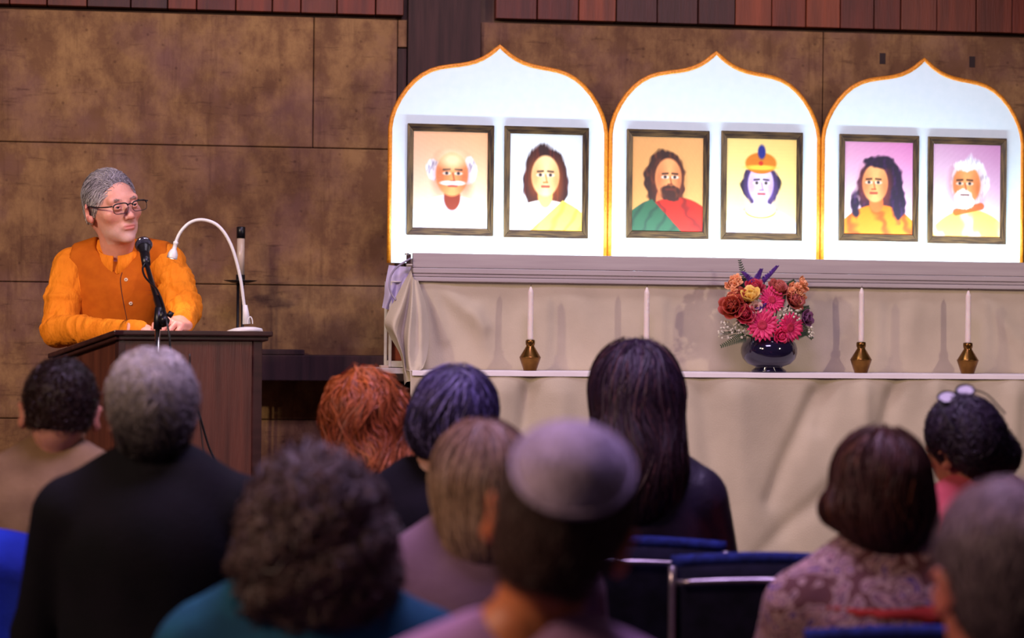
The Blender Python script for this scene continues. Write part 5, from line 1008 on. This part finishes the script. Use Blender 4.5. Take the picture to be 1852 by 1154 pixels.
for x, y, r in ((228, 506, .0062), (236.5, 549, .0062)):
    c = front(x, y); V, Fc = lathe([(.001, 0), (r, 0), (r * 1.05, .0015), (r * .8, .003), (r * .45, .0022), (.001, .0022)], 18); V = V @ orient((.15, -1, .1)).T + c - [0, .0005, 0]; b_ = obj('button', (V, Fc), BTN, t, smooth=True, world=True)
    V, Fc = lathe([(.001, .0022), (.0018, .0022), (.0018, .0027), (.001, .0028)], 8); obj('button_thread', (V @ orient((.15, -1, .1)).T + c - [0, .0005, 0], Fc), BLK, b_).location = tuple(-np.array(t.location))
c = front(223, 480, vs); V, Fc = lathe([(.001, 0), (.005, 0), (.005, .002), (.001, .0022)], 16); obj('button', (V @ orient((.1, -1, .3)).T + c, Fc), BTN, t, smooth=True, world=True)
wl = [front(x, 527 + (x - 252) * -.10) for x in np.linspace(254, 276, 6)]; wl2 = [front(x, 535 + (x - 252) * -.10) for x in np.linspace(254, 276, 6)]
obj('pocket_welt', tube(wl + wl2[::-1], .0012, 6, True), mat('vest_stitch', (.30, .06, .003), None, .85), t, smooth=True, world=True)
# trousers, shoes
vl = Vol((sp0[0] - .28, YS - .12, STAGE + .06), (sp0[0] + .28, YS + .4, 1.30), .012); vl.add(ell(pel - [0, 0, .03], (.16, .125, .13)), .04)
for s in (-1, 1): vl.add(cone(pel + [s * .08, 0, -.05], (pel[0] + s * .1, pel[1] + .03, STAGE + .09), .088, .058), .03)
obj('trousers', vl.mesh(), fabric('orange_trousers', (.5, .12, .005)), t, smooth=True, world=True)
for s in (-1, 1):
    x = pel[0] + s * .1; y = pel[1] - .03; v = Vol((x - .07, y - .16, STAGE - .01), (x + .07, y + .17, STAGE + .15), .008); v.add(ell((x, y, STAGE + .035), (.046, .135, .045)), .02).add(cone((x, y + .06, STAGE + .05), (x, y + .06, STAGE + .11), .046), .03); v.cut(lambda x, y, z: STAGE + .001 - z + 0 * x + 0 * y); obj('shoe', v.mesh(), SHOE, t, smooth=True, world=True)
eyes(t, M, (.06, .08, .10))
# grey hair, receding, brushed back
hv2 = Vol((-.12, -.13, -.16), (.12, .15, .16), .0045); hv2.add(ell((0, .020, .033), (.0785, .0965, .0900)), .01); hv2.add(ell((0, .058, -.03), (.060, .054, .07)), .03)
hv2.cut(lambda x, y, z: (-.046 - z) + np.clip(.04 - y, 0, .2) * .75 + 0 * x); hv2.sub(ell((0, -.112, -.002), (.082, .070, .104)), .010)
for s in (-1, 1): hv2.sub(ell((s * .094, .016, -.016), (.028, .032, .042)), .008); hv2.sub(ell((s * .085, -.045, -.045), (.03, .04, .058)), .01)
def flow_back(P): f = np.tile(np.array([.15, 1.0, -.25]), (len(P), 1)); f[:, 2] -= np.clip((abs(P[:, 0]) - .04) / .03, 0, 1) * .9; f[:, 2] -= np.clip((P[:, 1] - .03) / .05, 0, 1) * 1.4; f[:, 0] += .35 * np.sin(P[:, 1] * 60 + P[:, 2] * 40); return f
add_hair(t, M, hv2, dict(stops=[(0, (.40, .36, .35)), (.4, (.55, .51, .50)), (.65, (.62, .57, .57)), (.85, (.34, .30, .34)), (1, (.48, .44, .47))], flow=flow_back, n=6000, seg=.0065, nseg=5, w=.00055, lift=.004, jit=.28), 99)
for s in (-1, 1):        # eyebrows
    bv = Vol((-.08, -.12, -.02), (.08, -.03, .06), .003); bv.add(cone((s * .016, -.0905, .0245), (s * .034, -.0865, .0270), .0026, .0032), .006).add(cone((s * .034, -.0865, .0265), (s * .049, -.074, .021), .0042, .002), .006)
    Vs, Fs, rid = strands(bv, 170, .004, 2, lambda P, s=s: np.tile(np.array([s * 1.0, .25, .15]), (len(P), 1)), .0005, 5, jit=.3, lift=.001); obj('eyebrow', (xf(Vs, M), Fs), HAIRM, t, smooth=True, world=True, cols=(.30, .22, .19) * (.6 + .8 * rid[:, None]))
# spectacles
g = thing('spectacles', 'dark half-rimmed spectacles on the speaker face', 'glasses', tuple(xf(np.array([[0, -.118, .003]]), M)[0]))
def lens_ring(s, k=1.0):
    pts = []
    for a in np.linspace(0, 2 * math.pi, 37)[:-1]:
        c_, s_ = math.cos(a), math.sin(a); x = .0265 * np.sign(c_) * abs(c_) ** .55 * k; z = .0165 * np.sign(s_) * abs(s_) ** .6 * k; pts.append((s * (.0345) + x, -.1165 + .10 * (abs(s * .0345 + x) - .01) ** 1 * .35, .001 + z))
    return np.array(pts)
for s in (-1, 1):
    R_ = lens_ring(s); obj('rim', tube(xf(R_, M), .0011, 6, True), BLK, g, smooth=True, world=True)
    up_ = R_[R_[:, 2] > .006]; up_ = up_[np.argsort(up_[:, 0])]; obj('brow_bar', tube(xf(up_, M), .0024, 8), BLK, g, smooth=True, world=True)
    obj('temple', tube(xf(catmull([(s * .061, -.1115, .012), (s * .073, -.100, .011), (s * .080, -.05, .010), (s * .083, .006, .012), (s * .084, .025, -.005)], 6), M), .0023, 8), BLK, g, smooth=True, world=True)
    gl = bpy.data.materials.get('clear_lens')
    if gl is None:
        gl = bpy.data.materials.new('clear_lens'); gl.use_nodes = True; nt = gl.node_tree; nt.nodes.clear(); o_ = nt.nodes.new('ShaderNodeOutputMaterial'); tr = nt.nodes.new('ShaderNodeBsdfTransparent'); tr.inputs[0].default_value = (.93, .92, .95, 1); gs = nt.nodes.new('ShaderNodeBsdfGlossy'); gs.inputs['Roughness'].default_value = .03; mx = nt.nodes.new('ShaderNodeMixShader'); fr = nt.nodes.new('ShaderNodeFresnel'); fr.inputs[0].default_value = 1.45
        nt.links.new(fr.outputs[0], mx.inputs[0]); nt.links.new(tr.outputs[0], mx.inputs[1]); nt.links.new(gs.outputs[0], mx.inputs[2]); nt.links.new(mx.outputs[0], o_.inputs[0])
    obj('lens', (xf(lens_ring(s, .97), M), [tuple(range(36))]), gl, g, world=True)
obj('bridge', tube(xf(catmull([(-.009, -.1165, .010), (0, -.119, .0125), (.009, -.1165, .010)], 5), M), .0022, 8), BLK, g, smooth=True, world=True)
